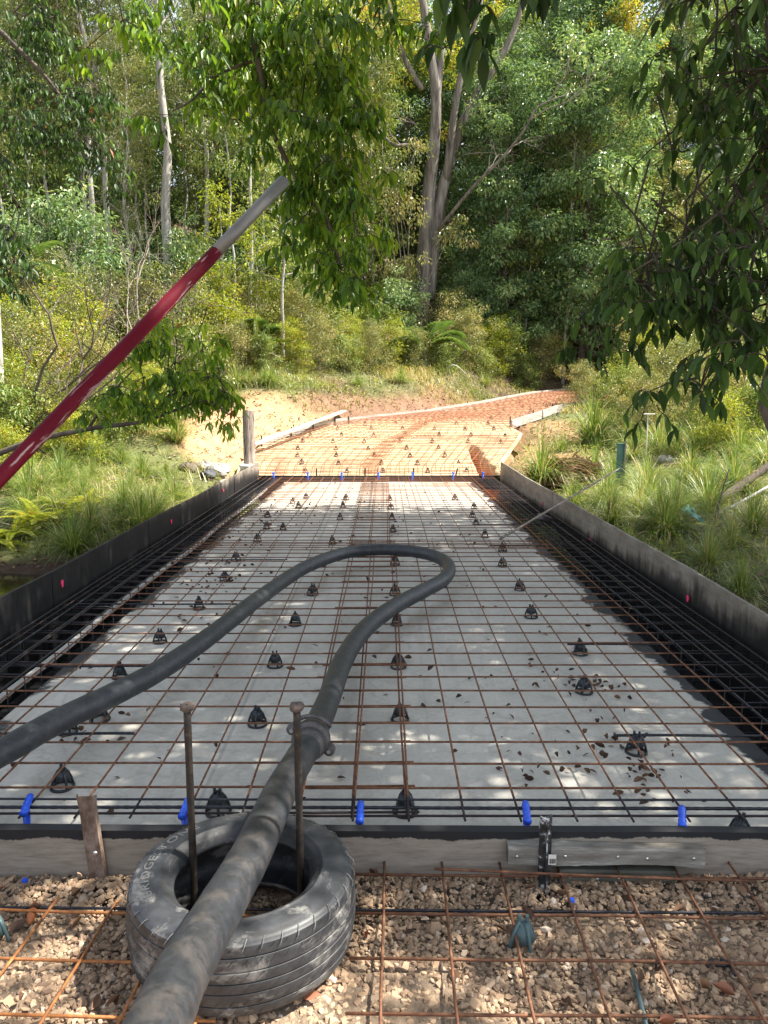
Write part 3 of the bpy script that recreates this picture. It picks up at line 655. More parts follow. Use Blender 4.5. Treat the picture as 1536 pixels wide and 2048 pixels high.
for i, px in enumerate((546, 615, 683, 757, 825, 907, 967)):
    p = aty(px, 972, 14.6); o = dup(bp, (p.x, 14.65, .02), 0, 1.5, 'blue plastic cap at the far board, %s from left' % ORD[i]); o.rotation_euler = (0, 0, math.pi); o['group'] = 'blue caps at the far board'

# ------------------------------------------------------------------ stakes, cleats, pegs
def star(t, name, p0, h, mat, s=1.0, tilt=0):
    b = MB(); n_ = 10
    prof = []
    for k in range(3):
        a = k * 2 * math.pi / 3 + math.pi / 2
        prof += [(.003 * math.cos(a - .9), .003 * math.sin(a - .9)), (.026 * math.cos(a) - .003 * math.cos(a + 1.57), .026 * math.sin(a) - .003 * math.sin(a + 1.57)), (.026 * math.cos(a) + .003 * math.cos(a + 1.57), .026 * math.sin(a) + .003 * math.sin(a + 1.57))]
    prof = np.array(prof) * s; m = len(prof); V = []
    for i in range(n_):
        z = h * i / (n_ - 1) - .1
        j = rng.normal(0, .0012, (m, 2))
        V += [(p0[0] + q[0] + tilt * z + e[0], p0[1] + q[1] + e[1], p0[2] + z + (rng.uniform(-.004, .006) if i == n_ - 1 else 0)) for q, e in zip(prof, j)]
    F = [(i * m + j, i * m + (j + 1) % m, (i + 1) * m + (j + 1) % m, (i + 1) * m + j) for i in range(n_ - 1) for j in range(m)]
    V.append((p0[0] + tilt * (h - .1), p0[1], p0[2] + h - .1)); F3 = [((n_ - 1) * m + j, (n_ - 1) * m + (j + 1) % m, n_ * m) for j in range(m)]
    b.add(V, F3, F); return b.build(name, mat, t)
def screw(t, x, y, z, r=.006):
    b = MB(); b.lathe([(0.0001, 0), (r, 0), (r, -.002), (r * .7, -.004), (.0001, -.004)], 12, Matrix.Translation((x, y, z)) @ Matrix.Rotation(R(-90), 4, 'X')); return b.build('screw', M_zinc, t, True)
# rusty angle-section stake, left
t = empty('steel_stake', (0, 0, 0), 'rusty folded steel stake screwed to the near board at left', 'stake')
b = MB(); n_ = 12; V = []
for i in range(n_):
    z = -.12 + .425 * i / (n_ - 1); x = -1.02 + (.305 - z) * .09
    tz = rng.uniform(-.006, .008) if i == n_ - 1 else 0
    for (dx, dy) in ((-.03, -.004), (-.026, -.022), (.026, -.022), (.03, -.004), (.026, -.004), (.022, -.018), (-.022, -.018), (-.026, -.004)):
        V.append((x + dx + (dx * .15 if i == n_ - 1 else 0), 2.472 + dy, z + tz + (rng.uniform(-.004, .006) if i == n_ - 1 else 0)))
F = [(i * 8 + j, i * 8 + (j + 1) % 8, i * 8 + 8 + (j + 1) % 8, i * 8 + 8 + j) for i in range(n_ - 1) for j in range(8)]
F += [((n_ - 1) * 8 + a for a in q) for q in ()]; b.add(V, None, F + [tuple((n_ - 1) * 8 + a for a in (0, 1, 6, 7)), tuple((n_ - 1) * 8 + a for a in (1, 2, 5, 6)), tuple((n_ - 1) * 8 + a for a in (2, 3, 4, 5))])
b.build('channel', M_rusty_stake, t); screw(t, -.995, 2.4485, .10, .009)
t = empty('steel_stake', (0, 0, 0), 'flaky black and white steel stake in front of the long cleat', 'stake')
sx = .548; b = MB(); n_ = 14; V = []
pr = [(-.021, .0), (-.019, -.012), (-.004, -.016), (-.002, -.034), (.002, -.034), (.004, -.016), (.019, -.012), (.021, .0), (.016, .0), (.0, -.009), (-.016, .0)]
m = len(pr)
for i in range(n_):
    z = -.12 + .375 * i / (n_ - 1)
    V += [(sx + a * (1 + .05 * math.sin(i * 2 + a * 90)), 2.424 + c, z + (rng.uniform(-.005, .006) if i == n_ - 1 else 0)) for a, c in pr]
F = [(i * m + j, i * m + (j + 1) % m, i * m + m + (j + 1) % m, i * m + m + j) for i in range(n_ - 1) for j in range(m)]
V.append((sx, 2.41, .25)); F3 = [((n_ - 1) * m + j, (n_ - 1) * m + (j + 1) % m, n_ * m) for j in range(m)]
b.add(V, F3, F); b.build('picket', M_flaky, t)
b = MB(); b.box((sx + .004, 2.383, .10), (sx + .03, 2.386, .135)); st = b.build('sticker', M_white, t)
b = MB()
for i, (u, w_) in enumerate(((.003, .003), (.008, .0015), (.012, .003), (.017, .0012), (.020, .0025))): b.box((sx + .005 + u, 2.3812, .105), (sx + .005 + u + w_, 2.3822, .122))
b.build('bar_code', M_trench, st)
# cleats
def cleat(label, pa, pb, h, y0, y1, scr, mat):
    t = empty('timber_cleat', (0, 0, 0), label, 'timber cleat'); b = MB(); n_ = 30; V = []
    for q in np.linspace(0, 1, n_):
        x = pa[0] + (pb[0] - pa[0]) * q; zt = pa[1] + (pb[1] - pa[1]) * q; w_ = .003 * math.sin(q * 7) + rng.normal(0, .0008)
        V += [(x, y0, zt - h - w_ * 1.5), (x, y1, zt - h - w_), (x, y1, zt + w_ * .3), (x, y0 + .006, zt + w_ * .3), (x, y0, zt - .007)]
    F = []
    for q in range(n_ - 1):
        for e in range(5): F.append((q * 5 + (e + 1) % 5, q * 5 + 5 + (e + 1) % 5, q * 5 + 5 + e, q * 5 + e))
    e_ = (n_ - 1) * 5
    b.add(V, [(4, 3, 0), (e_ + 0, e_ + 3, e_ + 4)], F + [(3, 2, 1, 0), (e_, e_ + 1, e_ + 2, e_ + 3)]); b.build('timber_block', mat, t)
    for (x, z) in scr: screw(t, x, y0 + .0005, z)
cleat('long pale grey timber cleat screwed high on the near form board', (.425, .135), (1.10, .122), .062, 2.430, 2.474, [(.455, .10), (.80, .098), (.90, .092), (1.06, .092), (.62, .10)], M_grey_timber)
M_cleat_dark = simple('green_grey_timber', [(.3, (.07, .07, .055)), (.7, (.17, .165, .135))], 7, .95, spec=.1, bmp=.3, stretch=(.5, 1, 2))
cleat('shorter dark grey timber cleat low on the near form board', (.605, .044), (1.005, .038), .062, 2.436, 2.474, [(.64, .018), (.735, .012), (.81, .014), (.955, .012)], M_cleat_dark)
# two tall pegs standing inside the tyre
for (x, y, lab, mt, lean) in ((-.592, 2.2, 'tall dark steel peg with mushroomed head standing in the tyre, left one', M_peg, .0), (-.262, 2.2, 'tall yellow stained steel peg standing in the tyre, right one', M_peg, .01)):
    t = empty('steel_peg', (x, y, 0), lab, 'peg'); b = MB(); u = np.linspace(-.15, .725, 14)
    b.tube([(lean * (.7 - q) * .6, 0, q) for q in u], .0115 * (1 + .04 * np.sin(u * 60)), 12); b.build('shaft', mt, t, True)
    b = MB(); b.lathe([(.0001, .722), (.012, .718), (.019, .726), (.0235, .735), (.020, .742), (.010, .744), (.0001, .741)], 14)
    V = b.v[0]; V += rng.normal(0, .0017, V.shape); b.build('head', M_peghead, t, True)

# ------------------------------------------------------------------ tyre
t = empty('tyre', (-.423, 2.122, .030), 'dusty old car tyre lying flat on gravel under the hose', 'tyre')
half = [(.335, .030), (.333, .033)]
prof = [(.318, .006), (.328, .016)]
zc = .12
tread = []
for z0_, z1_, g in ((.022, .048, 0), (.052, .088, 0), (.092, .118, 0), (.122, .15, 0), (.154, .188, 0), (.192, .218, 0)):
    r = lambda z: .337 - 1.15 * (z - .12) ** 2
    tread += [(r(z0_), z0_), (r(z0_) + .0002, z0_ + .0012), (r(z1_) + .0002, z1_ - .0012), (r(z1_), z1_), (r(z1_) - .001, z1_ + .0003), (r(z1_) - .007, z1_ + .0005), (r(z1_ + .004) - .007, z1_ + .0030), (r(z1_ + .004) - .001, z1_ + .0037)]
tread = tread[:-3]
side = [(.322, .225), (.312, .231), (.309, .2315), (.300, .236), (.285, .2385), (.262, .239), (.245, .2365), (.243, .2385), (.238, .238), (.236, .235), (.224, .228), (.214, .219), (.209, .210), (.203, .204), (.200, .198), (.203, .192)]
inner = [(.215, .200), (.240, .212), (.270, .216), (.298, .208), (.314, .19), (.322, .165), (.324, .12)]
full_in = inner + [(r_, .24 - z_) for r_, z_ in reversed(inner[:-1])]
low = [(r_, .24 - z_) for r_, z_ in reversed(side)]
prof = tread + side + full_in + low
b = MB(); b.lathe(prof, 160, closed=True)
V = b.v[0]
th = np.arctan2(V[:, 1], V[:, 0]); rad = np.hypot(V[:, 0], V[:, 1])
b.build('carcass', M_tyre, t, True)
# lateral sipes in the tread as thin raised scuffed ridges on the shoulder
b = MB()
for k in range(40):
    a = k * 2 * math.pi / 40 + rng.normal(0, .01); pts = []
    for q in np.linspace(0, 1, 5):
        z_ = .205 + .030 * q; r_ = .3345 - (.0 if q < .4 else (q - .4) * .033); aa = a + .05 * q
        pts.append((r_ * math.cos(aa), r_ * math.sin(aa), z_ - .004 * (q > .9)))
    b.tube(pts, .0013, 4, tone=.5)
b.build('shoulder_pattern', M_tyre_mark, t)
sipm = MB()
for zz, dz in ((.035, .026), (.07, .034), (.105, .026), (.137, .026), (.171, .034), (.205, .024)):
    for k in range(56):
        a = k * 2 * math.pi / 56 + zz * 3; r_ = .3375 - 1.15 * (zz - .12) ** 2
        P4 = []
        for q in (-1, 1):
            aa = a + q * .035; z_ = zz + q * dz * .42
            P4 += [(r_ * math.cos(aa), r_ * math.sin(aa), z_), (r_ * math.cos(aa + .006), r_ * math.sin(aa + .006), z_)]
        P4 = np.array(P4); P5 = P4 * np.array((.99, .99, 1)); sipm.add(np.vstack([P4, P5]), None, [(0, 1, 3, 2), (5, 4, 6, 7), (4, 5, 1, 0), (2, 3, 7, 6)])
sipm.build('tread_pattern', M_trench, t)
fc = bpy.data.curves.new('lettering', 'FONT'); fc.body = 'BRIDGESTONE'; fc.size = .043; fc.extrude = .0008; fc.resolution_u = 3; fc.space_character = 1.12
fo = bpy.data.objects.new('lettering', fc); COL.objects.link(fo); bpy.context.view_layer.update()
lm = bpy.data.meshes.new_from_object(fo.evaluated_get(bpy.context.evaluated_depsgraph_get())); bpy.data.objects.remove(fo)
r0 = .268; a0 = R(213)
sp_ = sorted(side, key=lambda q: q[0]); 
for v in lm.vertices:
    x, y, z = v.co; a = a0 - x * 1.25 / r0; r_ = r0 + y * .85
    v.co = (r_ * math.cos(a), r_ * math.sin(a), float(np.interp(r_, [q[0] for q in sp_], [q[1] for q in sp_])) + .0008 + z)
lm.materials.clear(); lm.materials.append(M_tyre_mark); link('lettering', lm, t)

# ------------------------------------------------------------------ concrete hose
def catmull(P, n=12):
    P = [Vector(p) for p in P]; P = [P[0] * 2 - P[1]] + P + [P[-1] * 2 - P[-2]]; out = []
    for i in range(1, len(P) - 2):
        for k in range(n):
            t_ = k / n; a, b_, c, d = P[i - 1], P[i], P[i + 1], P[i + 2]
            out.append(.5 * ((2 * b_) + (c - a) * t_ + (2 * a - 5 * b_ + 4 * c - d) * t_ ** 2 + (3 * b_ - 3 * c + d - a) * t_ ** 3))
    return out + [P[-2]]
HP = [(250, 2180, .56), (318, 2048, .50), (362, 1950, .45), (432, 1830, .385), (504, 1705, .340), (560, 1585, .285), (598, 1520, .262), (622, 1478, .246)]
HQ = [(622, 1478, .246), (655, 1405, .225), (688, 1318, .215), (730, 1258, .215), (790, 1212, .215), (850, 1180, .215), (888, 1158, .215), (898, 1135, .215), (880, 1117, .215), (835, 1104, .215), (760, 1099, .215), (690, 1106, .215), (610, 1135, .215), (520, 1195, .215), (420, 1272, .217), (320, 1340, .22), (220, 1392, .23), (110, 1445, .245), (0, 1506, .26), (-120, 1560, .275), (-300, 1640, .27), (-520, 1760, .2)]
hz = empty('concrete_hose', (0, 0, 0), 'thick black concrete pump hose looping over the mesh and across the tyre', 'hose')
P1 = catmull([at(*q) for q in HP]); P2 = catmull([at(*q) for q in HQ])
b = MB(); b.tube(P1, [(.0605 - .003 * i / len(P1)) * (1.014 if i % 7 == 3 else 1) for i in range(len(P1))], 28); b.build('hose_section', M_hose_worn, hz, True)
b = MB(); b.tube(P2, [.0565 * (1 + .008 * math.sin(i * .9) + .006 * math.sin(i * .37)) for i in range(len(P2))], 28); b.build('hose_section', M_hose, hz, True)
c0 = P1[-1]; dv = (P2[3] - P1[-4]).normalized(); Mc = Matrix.Translation(c0) @ dv.to_track_quat('Z', 'Y').to_matrix().to_4x4()
b = MB(); b.lathe([(.056, -.10), (.064, -.095), (.066, -.06), (.062, -.055), (.062, .03), (.064, .035), (.062, .075), (.055, .08)], 32, Mc); b.build('ferrule', M_clamp, hz, True)
b = MB(); b.lathe([(.060, -.026), (.075, -.024), (.080, -.016), (.080, .016), (.075, .024), (.060, .026)], 36, Mc)
for sg in (-1, 1):
    Ml = Mc @ Matrix.Rotation(R(28 if sg > 0 else 208), 4, 'Z') @ Matrix.Translation((.088, 0, 0)); b.lathe([(.0001, -.022), (.020, -.021), (.024, -.014), (.024, .014), (.020, .021), (.0001, .022)], 16, Ml)
cl = b.build('clamp', M_clamp, hz, True)
b = MB(); b.tube([Mc @ Vector((.095 * math.cos(a), .095 * math.sin(a), .01)) for a in np.linspace(.6, 2.6, 14)], [.006] + [.010] * 12 + [.005], 8); b.build('lever', M_clamp, hz, True)
for sg in (-1, 1):
    Ml = Mc @ Matrix.Rotation(R(28 if sg > 0 else 208), 4, 'Z') @ Matrix.Translation((.088, 0, -.024)); b = MB(); b.lathe([(.0001, -.006), (.009, -.006), (.009, .002)], 6, Ml); b.build('bolt', M_zinc, cl)

# ------------------------------------------------------------------ red pole
A_ = aty(0, 955, 1.60); A_ = O + ray(0, 955) * 1.66; B_ = O + ray(568, 362) * 2.1
dr = (B_ - A_).normalized(); S_ = A_ + dr * (-(A_.z) / dr.z)
t = empty('long_pole', (0, 0, 0), 'scratched red pole with a bare silver tip slanting across the left', 'pole')
J = A_ + (B_ - A_) * .715
def pole(name, a, c, r, mat, hollow=False):
    d = c - a; M_ = Matrix.Translation(a) @ d.to_track_quat('Z', 'Y').to_matrix().to_4x4(); b = MB()
    pr = [(.0001, 0), (r, 0), (r, d.length * .3), (r, d.length * .6), (r, d.length)] + ([(r * .8, d.length), (r * .8, d.length - .08), (.0001, d.length - .08)] if hollow else [(.0001, d.length)])
    b.lathe(pr, 28); o = b.build(name, mat, t, True); o.matrix_local = M_; return o
pole('painted_tube', S_, J, .0172, M_red); pole('metal_tip', J, B_, .0165, M_alu, True)

# ------------------------------------------------------------------ gravel and stones
def stones(n_, xr, yr, smin, smax, zf, seed, mask=None):
    r = np.random.default_rng(seed)
    phi = (1 + 5 ** .5) / 2
    ico = np.array([(-1, phi, 0), (1, phi, 0), (-1, -phi, 0), (1, -phi, 0), (0, -1, phi), (0, 1, phi), (0, -1, -phi), (0, 1, -phi), (phi, 0, -1), (phi, 0, 1), (-phi, 0, -1), (-phi, 0, 1)]) / 1.9
    F = np.array([(0,11,5),(0,5,1),(0,1,7),(0,7,10),(0,10,11),(1,5,9),(5,11,4),(11,10,2),(10,7,6),(7,1,8),(3,9,4),(3,4,2),(3,2,6),(3,6,8),(3,8,9),(4,9,5),(2,4,11),(6,2,10),(8,6,7),(9,8,1)])
    x = r.uniform(*xr, n_); y = r.uniform(*yr, n_); s = smin + (smax - smin) * r.random(n_) ** 2.6
    if mask is not None: k_ = mask(x, y); x, y, s = x[k_], y[k_], s[k_]; n_ = len(x)
    V = ico[None] * (1 + r.normal(0, .24, (n_, 12, 1))) * s[:, None, None] * r.uniform((.65, .65, .4), (1.25, 1.0, .8), (n_, 1, 3))
    a = r.uniform(0, 6.28, n_); ca, sa = np.cos(a), np.sin(a)
    V = np.stack([V[..., 0] * ca[:, None] - V[..., 1] * sa[:, None], V[..., 0] * sa[:, None] + V[..., 1] * ca[:, None], V[..., 2] + V[..., 0] * r.normal(0, .3, n_)[:, None]], -1)
    V[..., 0] += x[:, None]; V[..., 1] += y[:, None]; V[..., 2] += (zf(x, y) + s * r.uniform(-.05, .5, n_))[:, None]
    FF = (F[None] + 12 * np.arange(n_)[:, None, None]).reshape(-1, 3)
    tn = np.clip(r.normal(.45, .22, n_), 0, 1)
    return V.reshape(-1, 3), FF, np.repeat(tn, 12)
bumps = lambda x, y: fbm(x, y, 6, 4, 21) * .008
A1 = stones(66000, (-1.75, 1.75), (.95, 2.47), .003, .0145, bumps, 1); A2 = stones(1500, (-1.75, 1.75), (1.0, 2.45), .012, .023, bumps, 2)
A3 = stones(4000, (-3.5, 3.5), (-1, 2.47), .006, .018, bumps, 3, lambda x, y: (np.abs(x) > 1.7) | (y < 1.0))
V = np.vstack([A1[0], A2[0], A3[0]]); F = np.vstack([A1[1], A2[1] + len(A1[0]), A3[1] + len(A1[0]) + len(A2[0])])
tag(link('gravel', np_mesh('gravel', V, F, None, M_stone, False, np.concatenate([A1[2], A2[2], A3[2]]))), 'coarse tan crushed stone gravel covering the near ground', 'gravel', kind='stuff')

# ------------------------------------------------------------------ leaves
FAR_V = np.array([(0, 0, 0), (.45, -.5, .12), (1, 0, -.05), (.45, .5, .12)]); FAR_F = np.array([(0, 1, 2), (0, 2, 3)])
NEAR_V = np.array([(0, 0, 0), (.22, 0, 0), (.5, 0, -.01), (.78, 0, -.05), (1.0, 0, -.14), (.22, -.40, .06), (.5, -.5, .07), (.78, -.27, .0), (.22, .40, .06), (.5, .5, .07), (.78, .27, .0)])
NEAR_F3 = np.array([(0, 5, 1), (0, 1, 8), (3, 7, 4), (3, 4, 10)]); NEAR_F4 = np.array([(1, 5, 6, 2), (2, 6, 7, 3), (1, 2, 9, 8), (2, 3, 10, 9)])
def leaves(P, D, Nn, L_, W_, near=False, curl=None):
    P = np.asarray(P); D = D / (np.linalg.norm(D, axis=1)[:, None] + 1e-9)
    S_ = np.cross(D, Nn); S_ /= np.linalg.norm(S_, axis=1)[:, None] + 1e-9; Nn = np.cross(S_, D)
    t_ = NEAR_V if near else FAR_V; n_ = len(P); m = len(t_)
    if curl is not None:
        t_ = t_.copy()
    V = P[:, None] + (t_[None, :, 0:1] * L_[:, None, None]) * D[:, None] + (t_[None, :, 1:2] * W_[:, None, None]) * S_[:, None] + (t_[None, :, 2:3] * L_[:, None, None]) * Nn[:, None]
    if curl is not None:
        V = V + (curl[:, None, None] * (t_[None, :, 0:1] - .4) ** 2 + (curl[:, None, None] * .8) * np.abs(t_[None, :, 1:2])) * Nn[:, None]
    off = (np.arange(n_) * m)[:, None, None]
    if near: return V.reshape(-1, 3), (NEAR_F3[None] + off).reshape(-1, 3), (NEAR_F4[None] + off).reshape(-1, 4), m
    return V.reshape(-1, 3), (FAR_F[None] + off).reshape(-1, 3), None, m
def unit(r, n_): v = r.normal(size=(n_, 3)); return v / np.linalg.norm(v, axis=1)[:, None]
def clumps(r, C, n_per, L_, wr=.42, droop=.6, flat=.6, tone_mu=.45, near=False, tvar=.14):
    """C: (n,4) centres + radius -> arrays of leaves filling each clump loosely"""
    C = np.asarray(C, float); n_ = len(C); N_ = n_ * n_per
    u = unit(r, N_); u[:, 2] *= flat
    c = np.repeat(C, n_per, 0); rad = c[:, 3] * (.25 + .75 * r.random(N_) ** .6)
    P = c[:, :3] + u * rad[:, None]
    D = u * .8 + unit(r, N_) * .7 + np.array((0, 0, -droop))
    Nn = np.array((0, 0, 1.0)) + u * .5 + unit(r, N_) * .55
    L2 = L_ * r.uniform(.65, 1.25, N_)
    tn = np.clip(np.repeat(r.normal(tone_mu, tvar, n_), n_per) + r.normal(0, .19, N_), 0, 1)
    V, f3, f4, m = leaves(P, D, Nn, L2, L2 * wr, near)
    return V, f3, f4, np.repeat(tn, m)
def leafmesh(name, arr, mat, smooth=False): return np_mesh(name, arr[0], arr[1], arr[2], mat, smooth, arr[3])

def limb_path(r, p0, az, el, L_, n_=6, up=.15, wob=.12):
    d = Vector((math.cos(az) * math.cos(el), math.sin(az) * math.cos(el), math.sin(el))); p = Vector(p0); out = [p.copy()]
    for i in range(n_):
        d = (d + Vector(tuple(r.normal(0, wob, 3))) + Vector((0, 0, up))).normalized(); p = p + d * (L_ / n_); out.append(p.copy())
    return out
def tree_proto(seed, h, r0, bare, spread, leaf, mat_leaf, mat_bark, n_limb=26, per=80, cr=.6, droop=.6, wr=.42, tone=.45, el=.5, sub=4, shape='round', lean=(0, 0), flat=.6):
    r = np.random.default_rng(seed); b = MB(); n_ = 12; tp = []
    for i in range(n_):
        q = i / (n_ - 1); tp.append(Vector((lean[0] * q * h + r.normal(0, .012) * h * q, lean[1] * q * h + r.normal(0, .012) * h * q, -.4 + (h * .97 + .4) * q)))
    b.tube(tp, [r0 * (1.35 if i == 0 else 1) * (1 - .85 * (i / (n_ - 1)) ** 1.1) for i in range(n_)], 10)
    C = []
    for k in range(n_limb):
        q = bare + (1 - bare) * ((k + r.random()) / n_limb); i = min(n_ - 2, int(q * (n_ - 1))); f = q * (n_ - 1) - i
        p0 = tp[i].lerp(tp[i + 1], f); s = (q - bare) / (1 - bare)
        env = {'round': math.sin(math.pi * min(1, .12 + .85 * s)) ** .7, 'cone': 1.05 - .85 * s, 'top': .35 + .65 * math.sin(math.pi * s) ** .6, 'col': .8}[shape]
        Ln = spread * env * r.uniform(.65, 1.15); az = k * 2.4 + r.normal(0, .4)
        pa = limb_path(r, p0, az, el * r.uniform(.3, 1.3), Ln, 6, .06)
        rr = r0 * (1 - .8 * q) * .45; b.tube(pa, np.linspace(rr, rr * .25, 7), 5, False)
        for s_ in range(sub):
            f2 = .35 + .65 * (s_ + r.random()) / sub; j = min(5, int(f2 * 6)); pc = pa[j].lerp(pa[j + 1], f2 * 6 - j) if j < 6 else pa[-1]
            off = Vector(tuple(r.normal(0, .35 * cr + .08 * spread, 3))); pc2 = pc + off
            b.tube([pc, pc.lerp(pc2, .5) + Vector((0, 0, .05)), pc2], [rr * .3, rr * .2, rr * .1], 4, False)
            C.append((*pc2, cr * r.uniform(.6, 1.25)))
    tm = b.mesh('trunk', mat_bark, True)
    cm = leafmesh('crown', clumps(r, C, per, leaf, wr, droop, flat, tone), mat_leaf)
    return tm, cm
def plant(proto, name, label, cat, loc, rz=0, sc=1.0, group=None, parts=('trunk', 'crown')):
    t = empty(name, loc, label, cat, group, rz); t.scale = (sc, sc, sc) if np.isscalar(sc) else sc
    for pn, me_ in zip(parts, proto): link(pn, me_, t)
    return t

P_gum1 = tree_proto(11, 24, .22, .50, 3.6, .17, M_leaf_mid, M_bark_pale, 26, 75, .7, .9, .3, .5, 1.0, 5, 'top')
P_gum2 = tree_proto(12, 21, .15, .42, 2.8, .16, M_leaf_olive, M_bark_pale, 24, 75, .65, .9, .3, .5, 1.0, 5, 'top', (.02, .01))
P_rf1 = tree_proto(13, 13, .18, .12, 3.4, .18, M_leaf_blue, M_bark_dark, 44, 120, .62, .5, .45, .5, .5, 6, 'round')
P_rf2 = tree_proto(14, 15, .2, .14, 3.6, .19, M_leaf_mid, M_bark_dark, 46, 120, .66, .5, .42, .45, .45, 6, 'round')
P_rf3 = tree_proto(15, 11, .14, .15, 2.7, .16, M_leaf_olive, M_bark_pale, 36, 110, .55, .7, .42, .5, .5, 6, 'cone')
P_rf4 = tree_proto(16, 17, .24, .18, 4.2, .20, M_leaf_blue, M_bark_dark, 50, 130, .75, .5, .42, .35, .5, 6, 'round')
P_sap1 = tree_proto(17, 7, .06, .35, 1.4, .13, M_leaf_mid, M_bark_pale, 16, 50, .42, .6, .42, .6, .6, 3, 'col', (.03, .02))
P_sap2 = tree_proto(18, 5, .045, .4, 1.1, .13, M_leaf_yel, M_bark_pale, 12, 45, .4, .6, .42, .5, .6, 3, 'round')
P_bush1 = tree_proto(19, 2.6, .04, .05, 1.6, .085, M_leaf_olive, M_twig, 26, 80, .38, .3, .42, .6, .7, 4, 'round')
P_bush2 = tree_proto(20, 2.2, .035, .05, 1.5, .085, M_leaf_yel, M_twig, 24, 85, .36, .3, .42, .55, .7, 4, 'round')
P_bush3 = tree_proto(21, 1.7, .03, .05, 1.2, .09, M_leaf_mid, M_twig, 20, 80, .32, .4, .45, .6, .7, 4, 'round')
P_bush4 = tree_proto(22, 3.4, .05, .08, 1.5, .12, M_leaf_blue, M_twig, 28, 70, .42, .5, .42, .5, .7, 4, 'round')
P_pole = tree_proto(23, 13, .075, .62, 1.4, .15, M_leaf_olive, M_bark_pale, 16, 60, .5, .8, .35, .5, .9, 4, 'top', (.02, .01))
P_pole2 = tree_proto(24, 11, .055, .55, 1.2, .14, M_leaf_mid, M_bark_pale, 14, 60, .5, .8, .35, .5, .9, 4, 'top', (-.025, .01))
cnt = {}
def put(proto, kind, cat, desc, x, y, sc=1.0, rz=None, group=None, sink=0.0):
    z = T(x, y) - sink
    return plant(proto, kind, desc, cat, (x, y, z), rng.uniform(0, 6.28) if rz is None else rz, sc, group)
def posx(px, y): return (px - 768) / FPX * y * 1.0   # lateral place of an upright thing seen at that column

# hillside forest: rows from near to far, each tree described by its place in its row
rows = [
 ('dense front row behind the ramp', 34, [(-17, P_rf3, .9), (-13.5, P_rf2, .62), (-7.2, P_rf3, .85), (-4.6, P_rf1, .7), (-1.8, P_rf3, .8), (5.4, P_rf1, .95), (9.0, P_rf1, 1.1), (11.5, P_rf3, .9), (14.6, P_rf1, .85), (18.0, P_rf2, .8), (22, P_rf1, .8)]),
 ('second row up the hill', 41, [(-21, P_rf2, 1), (-16.5, P_rf4, .8), (-12, P_rf1, 1.0), (-7.5, P_rf2, .95), (-3, P_rf4, .85), (1.5, P_rf2, .9), (5.5, P_rf1, 1.15), (10, P_rf4, 1.0), (14.5, P_rf1, 1.15), (19, P_rf4, .9), (24, P_rf2, 1)]),
 ('third row up the hill', 50, [(-26, P_rf4, 1), (-20, P_rf2, 1.1), (-14.5, P_gum1, .8), (-9.5, P_rf4, 1), (-4.5, P_rf1, 1.2), (.5, P_rf4, 1.05), (6, P_rf2, 1.15), (11.5, P_rf4, 1.1), (17, P_rf2, 1.2), (22.5, P_rf4, 1.1), (28, P_rf1, 1.2)]),
 ('fourth row up the hill', 61, [(-31, P_rf2, 1.2), (-18, P_rf2, 1.15), (-11, P_gum1, .85), (-5, P_rf4, 1.15), (1.5, P_rf2, 1.2), (8, P_rf4, 1.2), (14.5, P_rf2, 1.2), (21, P_gum1, .9), (27.5, P_rf4, 1.2), (34, P_rf2, 1.2)]),
 ('row near the ridge', 86, [(-44, P_rf4, 1.5), (-35, P_rf2, 1.6), (-17, P_rf2, 1.6), (-8, P_rf4, 1.5), (19, P_rf4, 1.5), (38, P_rf2, 1.6)]),
 ('topmost row on the ridge', 74, [(-38, P_rf4, 1.2), (-31, P_rf2, 1.3), (-16, P_rf4, 1.2), (-9, P_rf2, 1.3), (12, P_gum2, 1.1), (19, P_rf2, 1.3), (36, P_rf4, 1.3)])]
kd = {id(P_rf1): 'blue green leafy tree', id(P_rf2): 'dark green leafy tree', id(P_rf3): 'slim olive leafy tree', id(P_rf4): 'tall broad dark tree', id(P_gum1): 'tall pale trunked gum tree', id(P_gum2): 'slender pale gum tree'}
for rn, y, lst in rows:
    for i, (x, pr, s) in enumerate(lst):
        yy = y + rng.normal(0, 1.2)
        put(pr, 'forest_tree', 'tree', '%s in the %s, %s from the left' % (kd[id(pr)], rn, ORD[i]), x + rng.normal(0, .4), yy, (s * rng.uniform(.95, 1.1), s * rng.uniform(.95, 1.1), s), group='trees of the hillside forest', sink=.2)
# pale straight trunks that stand out
for (px, y, r_, lab, pr, s) in [(3, 15.5, 1, 'thick pale gum trunk at the left edge of the view', P_gum1, .8), (350, 31, 1, 'straight pale gum with thick trunk left of centre', P_gum1, 1.0),
        (212, 30.5, 1, 'left one of the twin slender pale trunks', P_gum2, .9), (236, 31, 1, 'right leaning one of the twin slender pale trunks', P_gum2, .95), (200, 32, 1, 'thin grey trunk just behind the twin pale trunks', P_gum2, .8),
        (272, 29, 1, 'very thin pale sapling stem between twin trunks and thick gum', P_gum2, .55), (424, 33, 1, 'thin pale trunk right of the thick straight gum', P_gum2, .9), (1146, 44, 1, 'tall grey trunk rising behind the leafy trees right of centre', P_gum1, 1), (1340, 40, 1, 'dark tall trunk behind the hanging leaves at right', P_gum2, 1.1)]:
    put(pr, 'gum_tree', 'tree', lab, posx(px, y), y, s, group='pale gum trees', sink=.2)
